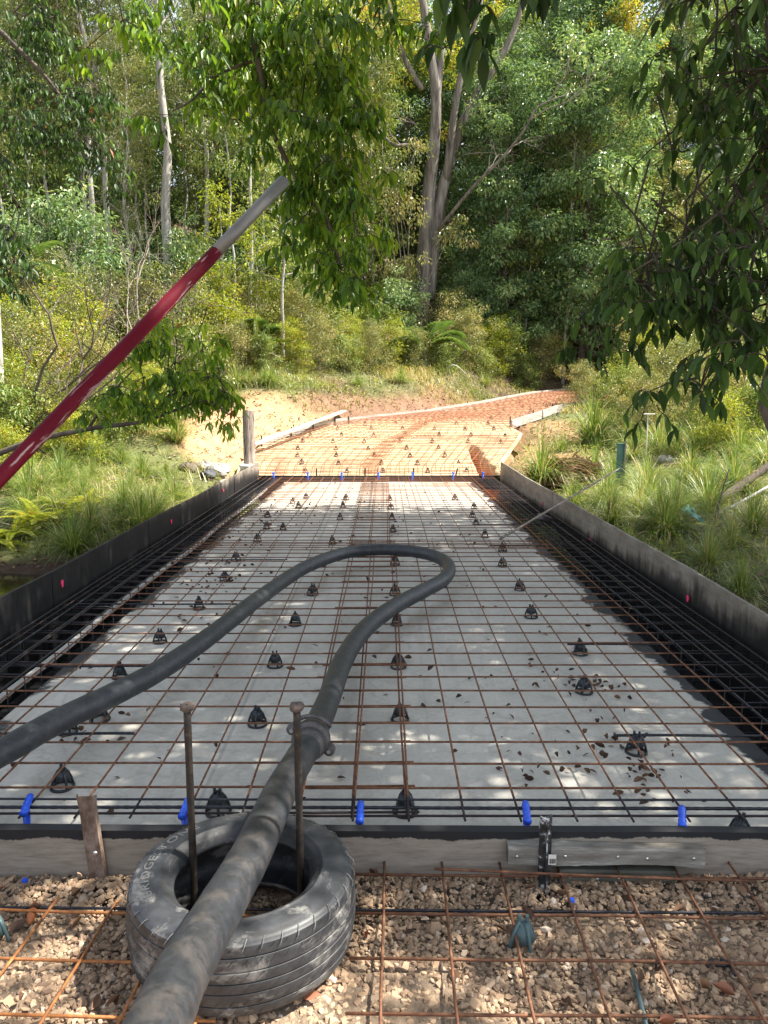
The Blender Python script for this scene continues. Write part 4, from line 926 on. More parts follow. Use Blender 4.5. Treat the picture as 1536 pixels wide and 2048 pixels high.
for (px, y, lab, pr, s) in [(570, 25, 'slim pale trunk standing on the bank above the sand', P_sap1, 1.0), (625, 28, 'second slim trunk right of the one above the sand', P_sap1, 1.05), (1042, 34, 'short leaning pale trunk at the top of the ramp', P_sap1, .95),
        (1100, 37, 'thin sapling behind the leaning pale trunk', P_sap1, .9), (985, 37, 'spindly dark sapling left of the leaning trunk', P_sap1, 1.0), (1270, 36, 'small sapling with pale leaves at right', P_sap2, 1.2), (690, 35, 'yellow leaved sapling left of the big forked tree', P_sap2, 1.3), (455, 24, 'yellow green sapling behind the red pole', P_sap2, 1.0), (520, 26, 'bushy yellow sapling left of the slim bank trunk', P_sap2, .9)]:
    put(pr, 'sapling', 'sapling', lab, posx(px, y), y, s, group='saplings')

for nm_, lst in (('left', (40, 95, 128, 172, 300, 318, 388, 410, 446, 480, 505, 540, 600)), ('middle', (662, 705, 745, 775, 960, 985, 1020, 1075)), ('right', (1120, 1165, 1205, 1250, 1290, 1380, 1450, 1500))):
    for i, px in enumerate(lst):
        y = 28 + (i * 37 % 9) + rng.uniform(0, 2) + (5 if nm_ != 'left' else 0)
        put((P_pole, P_pole2)[i % 2], 'slender_tree', 'tree', 'slender pale stem in the %s part of the forest edge, %s from the left' % (nm_, ORD[i]), posx(px, y), y, rng.uniform(.85, 1.15), group='slender stems at the forest edge', sink=.1)
# ---- the big forked tree in the centre
def pxt(px, py, y): return aty(px, py, y)
t = empty('forked_tree', (0, 0, 0), 'big grey forked tree with spreading bare limbs above the ramp', 'tree')
b = MB(); yb = 33.0
def limb(pts, r0, r1, sides=12, y=yb, sm=6):
    P = catmull([pxt(px, py, y + dy) for px, py, dy in pts], sm); b.tube(P, np.linspace(r0, r1, len(P)), sides)
base = [(848, 640, 0), (850, 560, 0), (852, 480, 0), (858, 440, 0)]
limb([(838, 660, 0), (846, 560, 0), (850, 480, 0), (858, 380, 0), (868, 290, -.3), (872, 200, -.5), (862, 110, -.6), (845, 0, -.6), (835, -90, -.6)], .36, .11)
limb([(856, 600, .2), (868, 480, .2), (880, 400, .3), (905, 310, .5), (928, 240, .6), (965, 170, .6), (1010, 100, .7), (1035, 40, .8), (1050, -40, .8)], .30, .08)
limb([(870, 250, -.4), (878, 150, -.4), (885, 60, -.2), (900, -40, 0), (905, -120, 0)], .17, .09)
limb([(893, 360, .3), (905, 250, .0), (920, 160, -.2), (935, 90, -.3), (960, 10, -.4), (975, -70, -.4)], .17, .07)
limb([(868, 470, .2), (900, 430, -.5), (950, 370, -1.2), (1000, 320, -1.8), (1045, 265, -2.4), (1075, 215, -2.8), (1130, 190, -3)], .085, .02, 8)
limb([(860, 300, 0), (830, 290, -.6), (790, 290, -1), (768, 275, -1.2), (740, 285, -1.4)], .09, .03, 8)
limb([(845, 180, -.4), (810, 120, -.6), (790, 60, -.8), (775, 0, -1), (765, -60, -1)], .12, .06, 8)
b.build('trunk', M_bark_fork, t, True)
r = np.random.default_rng(5); b = MB()
def twiggy(b, r, p, az, el, L_, rad, depth, up=.03, wob=.22, split=3):
    pa = limb_path(r, p, az, el, L_, 5, up, wob); b.tube(pa, np.linspace(rad, rad * .4, 6), 4 if rad < .02 else 6, False)
    ends = [pa[-1]]
    if depth > 0:
        for k in range(split):
            j = r.integers(2, 6); ends += twiggy(b, r, pa[j], az + r.normal(0, .7), el + r.normal(0, .5), L_ * r.uniform(.5, .75), rad * .5, depth - 1, up, wob, split)
    return ends
for (px, py, dy) in [(1010, 310, -1.8), (1060, 240, -2.6), (960, 360, -1.3), (1010, 100, .7), (960, 180, .6), (930, 240, .6), (780, 285, -1.2), (800, 290, -.9), (905, 310, .5), (1100, 200, -3), (865, 480, -.3), (835, 250, -.6)]:
    p = pxt(px, py, yb + dy); twiggy(b, r, p, r.uniform(-1.2, 1.2) + (3.14 if px < 850 else 0), r.uniform(-.1, .8), r.uniform(1.2, 2.2), .03, 2)
b.build('bare_twigs', M_twig, t, True)
C = []
for (px, py, rr, n_) in [(840, 0, 1.6, 14), (760, 40, 1.4, 10), (900, -60, 1.6, 12), (1000, -60, 1.5, 10), (875, 120, .8, 6), (800, 60, 1.2, 8), (905, 110, .6, 4), (880, 270, .4, 3), (700, 60, 1.3, 8), (640, 40, 1.3, 8)]:
    c = pxt(px, py, yb + .5)
    for k in range(n_): C.append((*(c + Vector(tuple(r.normal(0, rr * .6, 3)))), .6 * r.uniform(.6, 1.2)))
link('crown', leafmesh('crown', clumps(r, C, 90, .14, .36, .8, .6, .65), M_leaf_yel), t)

# climber-draped pale leaves around the big trunk
def leafmass(name, label, cat, blobs, y, L_, mat, per=70, seed=0, tone=.5, droop=.8, wr=.4, cr=.5, stem=M_twig, ysp=.6, near=False):
    r = np.random.default_rng(500 + seed); C = []; b = MB()
    cs = [aty(px, py, y + dy) for px, py, dy, _, _ in blobs]
    gxm = sum(c.x for c in cs) / len(cs); gz = T(gxm, y)
    t = empty(name, (gxm, y, gz), label, cat)
    for (px, py, dy, rad, n_), c in zip(blobs, cs):
        c = c - Vector((gxm, y, gz))
        b.tube(catmull([(r.normal(0, .15), .2, -.3), (c.x * .35 + r.normal(0, .1), c.y * .5, c.z * .5), (c.x, c.y, c.z)], 5), np.linspace(.035, .008, 11), 5, False)
        for k in range(n_):
            q = c + Vector((r.normal(0, rad * .5), r.normal(0, ysp * .5), r.normal(0, rad * .5)))
            C.append((*q, cr * r.uniform(.6, 1.3))); b.tube([c, c.lerp(q, .5) + Vector((0, 0, .04)), q], [.008, .006, .003], 4, False)
    b.build('stems', stem, t, True)
    link('foliage', leafmesh('foliage', clumps(r, C, per, L_, wr, droop, .7, tone, near), mat), t)
    return t
leafmass('climber_vine', 'pale leafy climber draped low around the big forked trunk', 'climber', [(800, 420, 0, 1.2, 14), (790, 520, 0, 1.1, 14), (815, 600, 0, .8, 10), (900, 470, 0, .6, 6), (780, 340, 0, 1.0, 10), (830, 300, 0, .5, 5)], 31.5, .15, M_leaf_olive, 60, 1, .75, 1.2, .35)
leafmass('climber_vine', 'yellowish creeper curtain between the slim trunks and the forked tree', 'climber', [(740, 380, 0, 1.2, 14), (730, 480, 0, 1.1, 12), (750, 260, 0, 1.2, 12), (720, 180, 0, 1.3, 10), (740, 560, 0, .8, 8)], 33.5, .14, M_leaf_yel, 60, 2, .4, 1.0, .35)
leafmass('flowering_shrub', 'bright yellow green treetop high right of centre', 'tree', [(1240, 30, 0, .9, 12), (1290, 70, 0, .9, 12), (1180, 60, 0, .6, 5)], 39, .15, M_leaf_yel, 80, 3, .9, .4, .4)

# ------------------------------------------------------------------ shrubs on the banks
sh = [
 (P_bush2, 40, 20.5, 1.15, 'yellow green bush at far left below the palm frond'), (P_bush2, 150, 20, 1.25, 'large yellow green bush above the middle of the red pole'), (P_bush1, 225, 22, 1.2, 'olive bush right of the large yellow bush'),
 (P_bush1, 60, 17.5, 1.0, 'olive bush lower left among twiggy branches'), (P_bush1, 330, 22.5, 1.25, 'olive bush behind the red pole'), (P_bush2, 430, 23.5, 1.1, 'yellow olive bush right of the pole'), (P_bush3, 380, 21, 1.1, 'green bush behind the hanging sapling leaves'),
 (P_bush1, 480, 25.5, 1.1, 'dense bush left of the slim bank trunk'), (P_bush3, 655, 27.5, 1.2, 'round green bush right of the slim trunks'), (P_bush3, 735, 30, 1.2, 'low green bush under the creeper curtain'), (P_bush4, 800, 31, .9, 'pale leafed shrub at the foot of the forked tree'),
 (P_bush3, 900, 30, .8, 'small bush right of the palm'), (P_bush4, 940, 33, 1.0, 'leafy shrub left of the leaning trunk'), (P_bush3, 1010, 32, 1.0, 'spreading low bush at the ramp bend'), (P_bush4, 1090, 34.5, .95, 'glossy shrub beside the leaning trunk'),
 (P_bush3, 960, 29.8, .6, 'small bright herb clump at the ramp edge'), (P_bush1, 1180, 36.5, 1.1, 'brownish bush beyond the ramp end'), (P_bush4, 1240, 36.5, 1.1, 'shrub behind the hanging leaves at right'), (P_bush1, 1300, 30, 1.2, 'olive bush right of the ramp end'),
 (P_bush3, 1400, 27, 1.4, 'green bush under the hanging leaves'), (P_bush1, 1480, 24, 1.3, 'tall olive bush at the right edge'), (P_bush2, 1540, 21, 1.1, 'yellow bush cut by the right edge'), (P_bush3, 1200, 28, .9, 'leafy twiggy bush hiding the ramp end'),
 (P_bush1, 1160, 25.5, .55, 'thin twiggy bush beside the right ramp board'), (P_bush3, 1350, 23, .9, 'low bush behind the tussocks at right'), (P_bush1, 1460, 19, .8, 'olive bush behind the right tussocks'), (P_bush3, 20, 14.5, .9, 'green bush at the left edge above the ferns'),
 (P_bush1, 120, 24.5, 1.2, 'bush behind the twiggy branches at left'), (P_bush4, 60, 28, 1.4, 'tall shrub behind the left bushes'), (P_bush4, 260, 29, 1.2, 'tall shrub behind the bare dead tree'), (P_bush4, 400, 30, 1.3, 'tall shrub right of the thick straight gum'), (P_bush4, 560, 31, 1.3, 'tall shrub behind the slim bank trunk'), (P_bush1, 640, 33, 1.4, 'olive shrub in the shade behind the second slim trunk')]
sh += [(P_bush3, 1048, 31.6, .6, 'small green bush right on the bank behind the far board bend'), (P_bush1, 1078, 32.6, .75, 'olive bush covering the bank behind the far board'), (P_bush2, 1105, 33.8, .7, 'yellow bush at the right of the bank behind the far board'), (P_bush3, 1068, 33.9, 1.0, 'leafy green bush crowning the bank behind the far board'), (P_bush2, 30, 16, .75, 'yellow green bush low at the left edge below the pole'), (P_bush1, 95, 15.2, .6, 'small olive bush under the lower red pole'), (P_bush2, 150, 14.6, .5, 'small yellow bush between left tussocks'), (P_bush3, 235, 15.8, .6, 'small green bush left of the sapling foot'), (P_bush2, 290, 16.6, .6, 'yellow bush beneath the glossy hanging leaves'), (P_bush1, 210, 17.5, .8, 'olive bush left behind the glossy sapling'), (P_bush2, 20, 13.2, .5, 'small yellow bush above the ferns'), (P_bush3, 330, 17.8, .7, 'green bush left of the sand slope'), (P_bush1, 120, 20.5, 1.1, 'olive bush behind the middle of the pole'), (P_bush1, 480, 22.6, .6, 'low olive bush on the sand crest'), (P_bush3, 530, 23.0, .55, 'small green bush on the sand crest'), (P_bush2, 590, 23.6, .55, 'small yellow bush on the sand crest'), (P_bush1, 640, 24.2, .6, 'low olive bush above the loose plank'), (P_bush3, 690, 24.9, .6, 'small green bush above the earth cut left of centre'), (P_bush1, 745, 25.6, .6, 'low olive bush above the earth cut at centre'), (P_bush2, 780, 27.0, .7, 'yellow bush above the earth cut right of centre'), (P_bush1, 830, 27.4, .6, 'low olive bush by the palm'), (P_bush3, 880, 28.6, .7, 'green bush in front of the bleached roots'), (P_bush1, 930, 29.6, .8, 'olive bush before the ramp bend'), (P_bush2, 980, 31.0, .8, 'yellow green bush at the ramp bend'), (P_bush3, 1030, 33.6, .8, 'green bush above the ramp bend'), (P_bush1, 610, 26.5, .9, 'twiggy olive bush between the slim trunks'), (P_bush1, 1340, 20, .8, 'twiggy olive bush on the right bank'), (P_bush2, 1440, 15.5, .6, 'small yellow bush among right tussocks'), (P_bush1, 1290, 18, .6, 'small olive bush among right tussocks'), (P_bush3, 1510, 16, .8, 'green bush among right tussocks at the edge'), (P_bush3, 1085, 36.2, 1.0, 'green bush on the dark slope above the far ramp board'), (P_bush1, 1150, 35.2, .7, 'small olive bush above the far ramp board'), (P_bush3, 1120, 37.5, 1.2, 'leafy bush higher on the dark slope'), (P_bush3, 800, 28.2, .55, 'small bush on the crest of the earth cut'), (P_bush2, 700, 26.5, .6, 'low yellow bush above the earth cut'), (P_bush3, 860, 29.2, .7, 'leafy bush right of the palm foot'), (P_bush1, 905, 31.5, 1.0, 'olive bush between the palm and leaning trunk'), (P_bush3, 985, 33.6, .8, 'low bush left of the leaning trunk foot'), (P_bush3, 1060, 35.6, .8, 'low bush right behind the far ramp board'), (P_bush1, 1130, 36, 1.0, 'olive bush behind the far ramp board'), (P_bush4, 1010, 35.5, 1.0, 'pale leafed shrub in the shade behind the ramp bend'), (P_bush2, 90, 18.5, 1.0, 'yellow bush low at the left behind the pole'), (P_bush2, 300, 21, .9, 'yellow bush right behind the pole'), (P_bush3, 200, 18.5, .8, 'green bush below the tangle of twigs'), (P_bush2, 500, 23.5, .7, 'small yellow bush at the sand crest'), (P_bush1, 10, 22, 1.4, 'tall olive bush at the left edge'), (P_bush4, 160, 26, 1.5, 'tall shrub above the large yellow bush'), (P_bush2, 560, 28, 1.1, 'yellow bush behind the slim bank trunk'), (P_bush1, 1390, 21, 1.0, 'olive bush in the middle of the right bank'), (P_bush2, 1480, 22, 1.0, 'yellow bush on the right bank'), (P_bush2, 1300, 26, 1.1, 'yellow green bush right of the ramp'), (P_bush3, 1240, 24.5, .8, 'leafy bush below the ramp end'), (P_bush4, 1420, 31, 1.3, 'tall shrub behind the hanging leaves'), (P_bush4, 1520, 29, 1.4, 'tall shrub at the far right edge')]
for pr, px, y, s, lab in sh: put(pr, 'shrub', 'shrub', lab, posx(px, y), y, s, group='shrubs on the banks', sink=.1)
# understorey thicket in the shade of the forest
k = 0
for y, xs_ in ((38, np.arange(-20, 24, 2.6)), (45, np.arange(-22, 26, 3.4)), (54, np.arange(-26, 30, 5))):
    for x in xs_:
        pr = (P_bush4, P_bush3, P_bush1)[k % 3]; k += 1
        put(pr, 'understorey_shrub', 'shrub', 'dark shrub in the shade under the forest, %s band, %s from the left' % ({38: 'lower', 45: 'middle', 54: 'upper'}[y], ORD2[int((x - xs_[0]) / (xs_[1] - xs_[0]) + .5)]), x + rng.normal(0, .5), y + rng.normal(0, .8), rng.uniform(1.0, 1.5), group='understorey shrubs', sink=.1)

# sapling with hanging glossy leaves (left middle) and twiggy dark branches
def spray(r, C, n_twig, n_leaf, Lf, wr, b, down=1.0, spread=.28, tone=.45, tv=.16):
    """drooping twigs round each centre, each carrying hanging leaves; returns leaf arrays, twigs go to b"""
    P, D, Nn, L_, tn = [], [], [], [], []
    for (x, y, z, rad) in C:
        ct = r.normal(tone, tv * .6); c = Vector((x, y, z))
        for k in range(n_twig):
            s = c + Vector(tuple(r.normal(0, rad * .5, 3))); az = r.uniform(0, 6.28); L2 = spread * r.uniform(.6, 1.3)
            e = s + Vector((math.cos(az) * L2 * .8, math.sin(az) * L2 * .8, -L2 * r.uniform(.0, .9))); m = s.lerp(e, .5) + Vector((0, 0, L2 * .15))
            b.tube([c.lerp(s, .7), s, m, e], [.004, .0035, .003, .002], 4, False)
            for j in range(n_leaf):
                q = (j + .6) / n_leaf; p = (s.lerp(m, q * 2) if q < .5 else m.lerp(e, q * 2 - 1))
                a2 = az + (1.2 if j % 2 else -1.2) * r.uniform(.3, 1.3)
                d = Vector((math.cos(a2) * .55, math.sin(a2) * .55, -down * r.uniform(.5, 1.3))).normalized()
                P.append(p); D.append(d); Nn.append((Vector((math.cos(a2), math.sin(a2), .55)) + Vector(tuple(r.normal(0, .35, 3)))).normalized()); L_.append(Lf * r.uniform(.45, 1.25)); tn.append(ct + r.normal(0, tv) + (2 if r.random() < .006 else 0))
    P = np.array([tuple(p) for p in P]); D = np.array([tuple(p) for p in D]); Nn = np.array([tuple(p) for p in Nn]); L_ = np.array(L_)
    V, f3, f4, m = leaves(P, D, Nn, L_, L_ * wr * r.uniform(.75, 1.15, len(L_)), True, r.normal(.01, .035, len(L_)))
    tn = np.array(tn); tn = np.where(tn > 1.4, 1.0, np.clip(tn, 0, .86))
    return V, f3, f4, np.repeat(tn, m)
def overhang(name, label, base, paths, blobs, Lf, wr, seed, shade=None, n_twig=7, n_leaf=6, r0=.16, tone=.45, spread=.28, mat=M_leaf_dark, bark=M_bark_dark, tv=.16):
    r = np.random.default_rng(900 + seed); t = empty(name, (0, 0, 0), label, 'tree')
    b = MB()
    for pts, ra, rb in paths: P = catmull(pts, 8); b.tube(P, np.linspace(ra, rb, len(P)), 10)
    tb = MB(); C = []
    for (px, py, y, rad, n_) in blobs:
        c = aty(px, py, y)
        for k in range(n_):
            q = c + Vector((r.normal(0, rad * .55), r.normal(0, .35), r.normal(0, rad * .5))); C.append((q.x, q.y, q.z, .16))
            tb.tube([c + Vector((0, 0, .1)), c.lerp(q, .5) + Vector((0, 0, .07)), q], [.007, .005, .004], 4, False)
        tb.tube([c + Vector((r.normal(0, .15), r.normal(0, .15), .6)), c + Vector((r.normal(0, .06), 0, .3)), c], [.006, .006, .005], 5, False)
    arr = spray(r, C, n_twig, n_leaf, Lf, wr, tb, spread=spread, tone=tone, tv=tv)
    b.build('trunk', bark, t, True); tb.build('twigs', M_twig_dark, t, True)
    link('foliage', leafmesh('foliage', arr, mat, True), t)
    if shade is not None:
        cb = MB(); hub = Vector(shade[0])
        for q in shade[1][::3]:
            e = Vector(q[:3]); cb.tube(catmull([hub, hub.lerp(e, .5) + Vector((0, 0, .5)), e], 5), np.linspace(.03, .008, 11), 5, False)
        cb.build('limbs', bark, t, True)
        link('crown', leafmesh('crown', clumps(r, shade[1], shade[2], .15, .40, .5, .5, .45), mat), t)
    return t
# targets on the ground that the canopies keep in shade (crown lies sunward of them, above the view)
def canopy(seed, n_, xr, yr, lo, hi, rad, holes=()):
    r = np.random.default_rng(seed); out = []
    while len(out) < n_:
        tx, ty = r.uniform(*xr), r.uniform(*yr)
        if any((tx - hx) ** 2 + (ty - hy) ** 2 < hr ** 2 for hx, hy, hr in holes): continue
        z = max(4.7, (1.75 + .49 * ty) / .97 + .8) + r.uniform(lo, hi)
        out.append((tx + .686 * z, ty + .06 * z, z, rad * r.uniform(.7, 1.25)))
    return out
HOLES = [(-1.15, 1.35, 1.0), (.15, 1.45, .85), (-1.5, 12.6, 1.2), (.3, 11.5, .5), (2.6, 12.3, 1.0), (.9, 4.2, .25), (-.4, 5.8, .2), (3.6, 10.8, .9)]
CAN = canopy(3, 960, (-4.4, 5.5), (.1, 11.0), 0, 2.6, .72, HOLES)
rt = [(1405, 250, 4.3, 0.18, 3), (1345, 300, 4.6, 0.1, 2), (1465, 60, 4.2, 0.3, 5), (1545, 180, 4.0, 0.3, 6), (1525, 330, 4.0, 0.25, 5), (1575, 420, 3.9, 0.25, 5), (1445, 420, 4.3, 0.12, 2), (1505, 500, 4.1, 0.22, 5), (1375, 520, 4.2, 0.18, 4), (1305, 545, 4.3, 0.15, 3), (1445, 560, 4.1, 0.22, 5), (1545, 590, 3.9, 0.2, 5), (1285, 600, 4.3, 0.1, 3), (1335, 595, 4.2, 0.16, 4), (1395, 635, 4.1, 0.16, 4), (1475, 635, 4.0, 0.16, 4), (1305, 645, 4.3, 0.12, 3), (1545, 645, 3.9, 0.14, 3), (1445, 715, 4.1, 0.12, 3), (1415, 755, 4.1, 0.07, 2), (1390, 795, 4.1, 0.04, 1), (1415, 20, 4.6, 0.25, 4), (1525, 30, 4.3, 0.3, 5), (1595, 300, 3.9, 0.3, 5), (1605, 600, 3.8, 0.25, 4), (1475, 200, 4.5, 0.25, 4)]
overhang('overhanging_tree', 'leafy tree reaching in from the right with dark leaves hanging close to the viewer', None,
    [([(6.6, 6.2, -.8), (6.5, 6.2, 1.5), (6.2, 6.1, 4), (5.6, 6.0, 6.2), (4.8, 6.2, 8)], .26, .12), ([(6.2, 6.1, 3.4), (4.8, 5.4, 4.4), (3.6, 4.8, 4.7), (2.7, 4.4, 4.5), (2.2, 4.2, 4.0)], .07, .016),
     ([(2.2, 4.2, 4.0), (2.05, 4.1, 3.4), (1.95, 4.05, 2.8), (1.85, 4.05, 2.2)], .014, .006), ([(2.7, 4.4, 4.5), (2.0, 4.5, 4.3), (1.6, 4.5, 3.9), (1.35, 4.4, 3.5)], .012, .004), ([(1.95, 4.05, 2.8), (1.6, 4.1, 2.5), (1.3, 4.25, 2.3)], .008, .004), ([(5.6, 6.0, 6.2), (5.2, 8, 7.8), (5.5, 10, 9.5)], .12, .05)],
    rt, .115, .33, 1, shade=((5.4, 6.6, 6.4), CAN, 130), n_twig=4, n_leaf=5, tone=.52, spread=.22, tv=.22)
lt = [(520, 30, 8.4, .45, 7), (640, 60, 8.6, .5, 8), (430, 180, 8.5, .3, 5), (560, 140, 8.5, .45, 8), (680, 160, 8.6, .45, 8), (480, 260, 8.5, .3, 4), (600, 260, 8.5, .4, 8), (680, 280, 8.6, .4, 7), (720, 200, 8.7, .3, 5), (640, 350, 8.6, .35, 7), (700, 390, 8.6, .3, 6), (620, 440, 8.6, .22, 4), (710, 470, 8.6, .28, 6), (670, 520, 8.6, .22, 4), (700, 555, 8.6, .2, 4), (760, 60, 8.8, .4, 5), (330, 20, 8.5, .3, 4), (250, 60, 8.5, .3, 4), (410, 90, 8.5, .2, 3), (590, 380, 8.6, .15, 2), (450, 20, 8.4, .3, 4)]
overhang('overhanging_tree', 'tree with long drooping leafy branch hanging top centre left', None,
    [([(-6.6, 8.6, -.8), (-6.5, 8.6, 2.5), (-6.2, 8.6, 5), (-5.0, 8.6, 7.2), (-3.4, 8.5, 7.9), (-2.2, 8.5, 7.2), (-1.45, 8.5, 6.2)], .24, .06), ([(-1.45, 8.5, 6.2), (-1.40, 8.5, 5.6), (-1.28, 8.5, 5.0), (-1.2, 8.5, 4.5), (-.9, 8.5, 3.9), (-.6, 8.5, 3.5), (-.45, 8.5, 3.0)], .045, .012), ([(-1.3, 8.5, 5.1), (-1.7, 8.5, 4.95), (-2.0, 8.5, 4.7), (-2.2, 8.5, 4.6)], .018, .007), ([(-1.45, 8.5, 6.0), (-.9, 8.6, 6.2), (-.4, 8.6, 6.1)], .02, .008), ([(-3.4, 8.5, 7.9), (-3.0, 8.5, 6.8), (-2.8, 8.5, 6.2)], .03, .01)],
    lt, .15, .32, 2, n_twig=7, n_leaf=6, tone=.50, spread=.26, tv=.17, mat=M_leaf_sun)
ll = [(30, 120, 10.5, .6, 7), (110, 200, 10.5, .6, 7), (70, 270, 10.5, .4, 5), (170, 170, 10.6, .4, 6), (150, 280, 10.6, .35, 6), (190, 300, 10.6, .2, 3), (30, 40, 10.4, .5, 6), (110, 50, 10.4, .4, 5), (10, 330, 10.5, .3, 3), (15, 470, 8, .2, 3), (30, 540, 8, .2, 4)]
overhang('overhanging_tree', 'dark small leaved tree reaching in at the upper left corner', None,
    [([(-8.4, 9.6, -.7), (-8.3, 9.6, 3), (-7.9, 10, 5.6), (-6.8, 10.4, 6.8), (-5.4, 10.5, 6.6), (-4.5, 10.5, 5.9), (-4.0, 10.5, 5.3)], .11, .012), ([(-7.9, 10, 4), (-6.4, 9, 3.8), (-4.6, 8.2, 4.0), (-4.05, 8, 3.7)], .05, .01)],
    ll, .11, .36, 3, n_twig=8, n_leaf=6, tone=.35, spread=.28)
tc = [(945, 30, 3.6, .04, 1), (985, 0, 3.6, .05, 1), (1060, -10, 3.6, .05, 1), (1070, -30, 3.5, .06, 1), (1000, -70, 3.6, .10, 2), (1330, -20, 3.7, .06, 1)]
overhang('overhanging_tree', 'few broad dark leaves dangling into the top edge right of centre', None,
    [([(7.6, 2.2, -.5), (7.4, 2.2, 3), (6.2, 2.6, 5.2), (3.8, 3.2, 5.6), (2, 3.5, 5.0), (.9, 3.6, 4.3), (.6, 3.6, 3.95)], .18, .012)],
    tc, .15, .36, 4, n_twig=4, n_leaf=5, tone=.35, spread=.14)
ml = [(300, 700, 9.4, .2, 4), (350, 740, 9.4, .25, 6), (400, 720, 9.5, .22, 5), (290, 770, 9.4, .2, 4), (420, 770, 9.5, .2, 5), (450, 800, 9.5, .12, 3), (360, 800, 9.4, .2, 4), (240, 790, 9.3, .15, 3), (460, 845, 9.5, .05, 1), (330, 670, 9.6, .15, 3), (210, 830, 9.3, .12, 2)]
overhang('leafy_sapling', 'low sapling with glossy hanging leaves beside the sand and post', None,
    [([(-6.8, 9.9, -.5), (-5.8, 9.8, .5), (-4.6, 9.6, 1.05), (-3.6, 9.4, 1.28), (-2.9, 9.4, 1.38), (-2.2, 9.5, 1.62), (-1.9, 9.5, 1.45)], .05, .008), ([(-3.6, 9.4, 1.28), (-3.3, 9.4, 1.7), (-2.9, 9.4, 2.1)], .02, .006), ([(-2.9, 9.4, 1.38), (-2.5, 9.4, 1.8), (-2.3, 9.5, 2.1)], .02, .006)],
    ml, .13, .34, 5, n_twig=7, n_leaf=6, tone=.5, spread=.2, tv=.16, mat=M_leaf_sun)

# bare dead tree and twiggy branches (left)
def deadtree(label, base, starts, seed, mat=M_twig, depth=3, name='dead_tree'):
    r = np.random.default_rng(seed); t = empty(name, base, label, 'dead tree'); b = MB()
    for (dx, dz, az, el, L_, rad) in starts: twiggy(b, r, Vector((dx, 0, dz)), az, el, L_, rad, depth)
    b.build('branches', mat, t, True); return t
x = posx(268, 21); deadtree('bare pale dead tree with radiating branches behind the red pole', (x, 21, T(x, 21)), [(0, -.2, 1.6, 1.45, 3.2, .05), (.1, 2.3, 0, .4, 1.6, .02), (0, 2.2, 3.1, .9, 1.6, .02), (0, 2.5, .3, 1.1, 1.9, .02), (0, 2.0, 2.8, .2, 1.2, .02), (0, 1.8, .2, -.1, 1.5, .015), (0, 2.6, -.2, .05, 1.6, .015)], 3)
x = posx(20, 15); deadtree('dark arching twiggy shrub branches at the left edge', (x, 15, T(x, 15)), [(0, 0, .3, .9, 2.6, .05), (0, .5, .1, .5, 3.0, .04), (0, .8, .2, .25, 3.2, .035), (.2, .2, .6, 1.1, 2.2, .03)], 4, M_bark_dark)
x = posx(170, 19); deadtree('tangle of grey bare twigs below the yellow bush', (x, 19, T(x, 19)), [(0, 0, .2, .5, 2.4, .03), (.3, 0, 2.6, .7, 2.2, .03), (.1, 0, .1, .9, 2.2, .03)], 6)
def log(label, pts, r0, r1, mat, name='fallen_log'):
    b = MB(); P = catmull(pts, 6); b.tube(P, np.linspace(r0, r1, len(P)), 10); tag(b.build(name, mat, smooth=True), label, 'log')
def onT(px, y, dz=.05): x = posx(px, y); return (x, y, T(x, y) + dz)
log('pale fallen trunk leaning down the bank beside the slim tree', [onT(420, 26.5, 1.7), onT(470, 25.6, 1.0), onT(520, 24.8, .35), onT(562, 24.2, .08)], .08, .05, M_bark_pale)
log('thin fallen stick below the pale fallen trunk', [onT(440, 25.0, 1.0), onT(500, 24.2, .4), onT(555, 23.4, .05)], .035, .02, M_twig)
log('dead stick lying on the bank left of the slim tree base', [onT(485, 24, .35), onT(520, 23.3, .1), onT(545, 22.8, .05)], .025, .015, M_twig)
log('grey log lying in grass under the red pole', [onT(20, 17, .1), onT(90, 16.6, .12), onT(180, 16.2, .08)], .07, .05, M_bark_pale)
log('pale broken log behind the left grass', [onT(-10, 13.2, .12), onT(45, 13.8, .2), onT(100, 14.6, .1)], .09, .06, M_twig)
log('brown log slanting at the right edge of the view', [onT(1415, 11.6, .0), onT(1480, 11.9, .22), onT(1560, 12.3, .5)], .07, .06, M_bark_dark)
log('pale thin pole slanting below the brown log', [onT(1430, 11.0, .0), onT(1490, 11.2, .2), onT(1560, 11.5, .42)], .022, .02, M_batten)
log('dead forked branch among the right bank litter', [onT(1440, 10.8, .0), onT(1450, 11, .4), onT(1462, 11.1, .75)], .02, .008, M_bark_dark)
log('bleached roots on the bank below the palm', [onT(880, 27.8, .05), onT(905, 27.6, .35), onT(930, 27.9, .1)], .03, .02, M_batten)
log('twisted dry trunk at the right edge under the leaves', [aty(1550, 870, 7.0), aty(1528, 810, 7.05), aty(1536, 750, 6.95), aty(1560, 690, 7.1), aty(1600, 560, 7.2)], .045, .035, M_bark_dark, 'dead_tree')

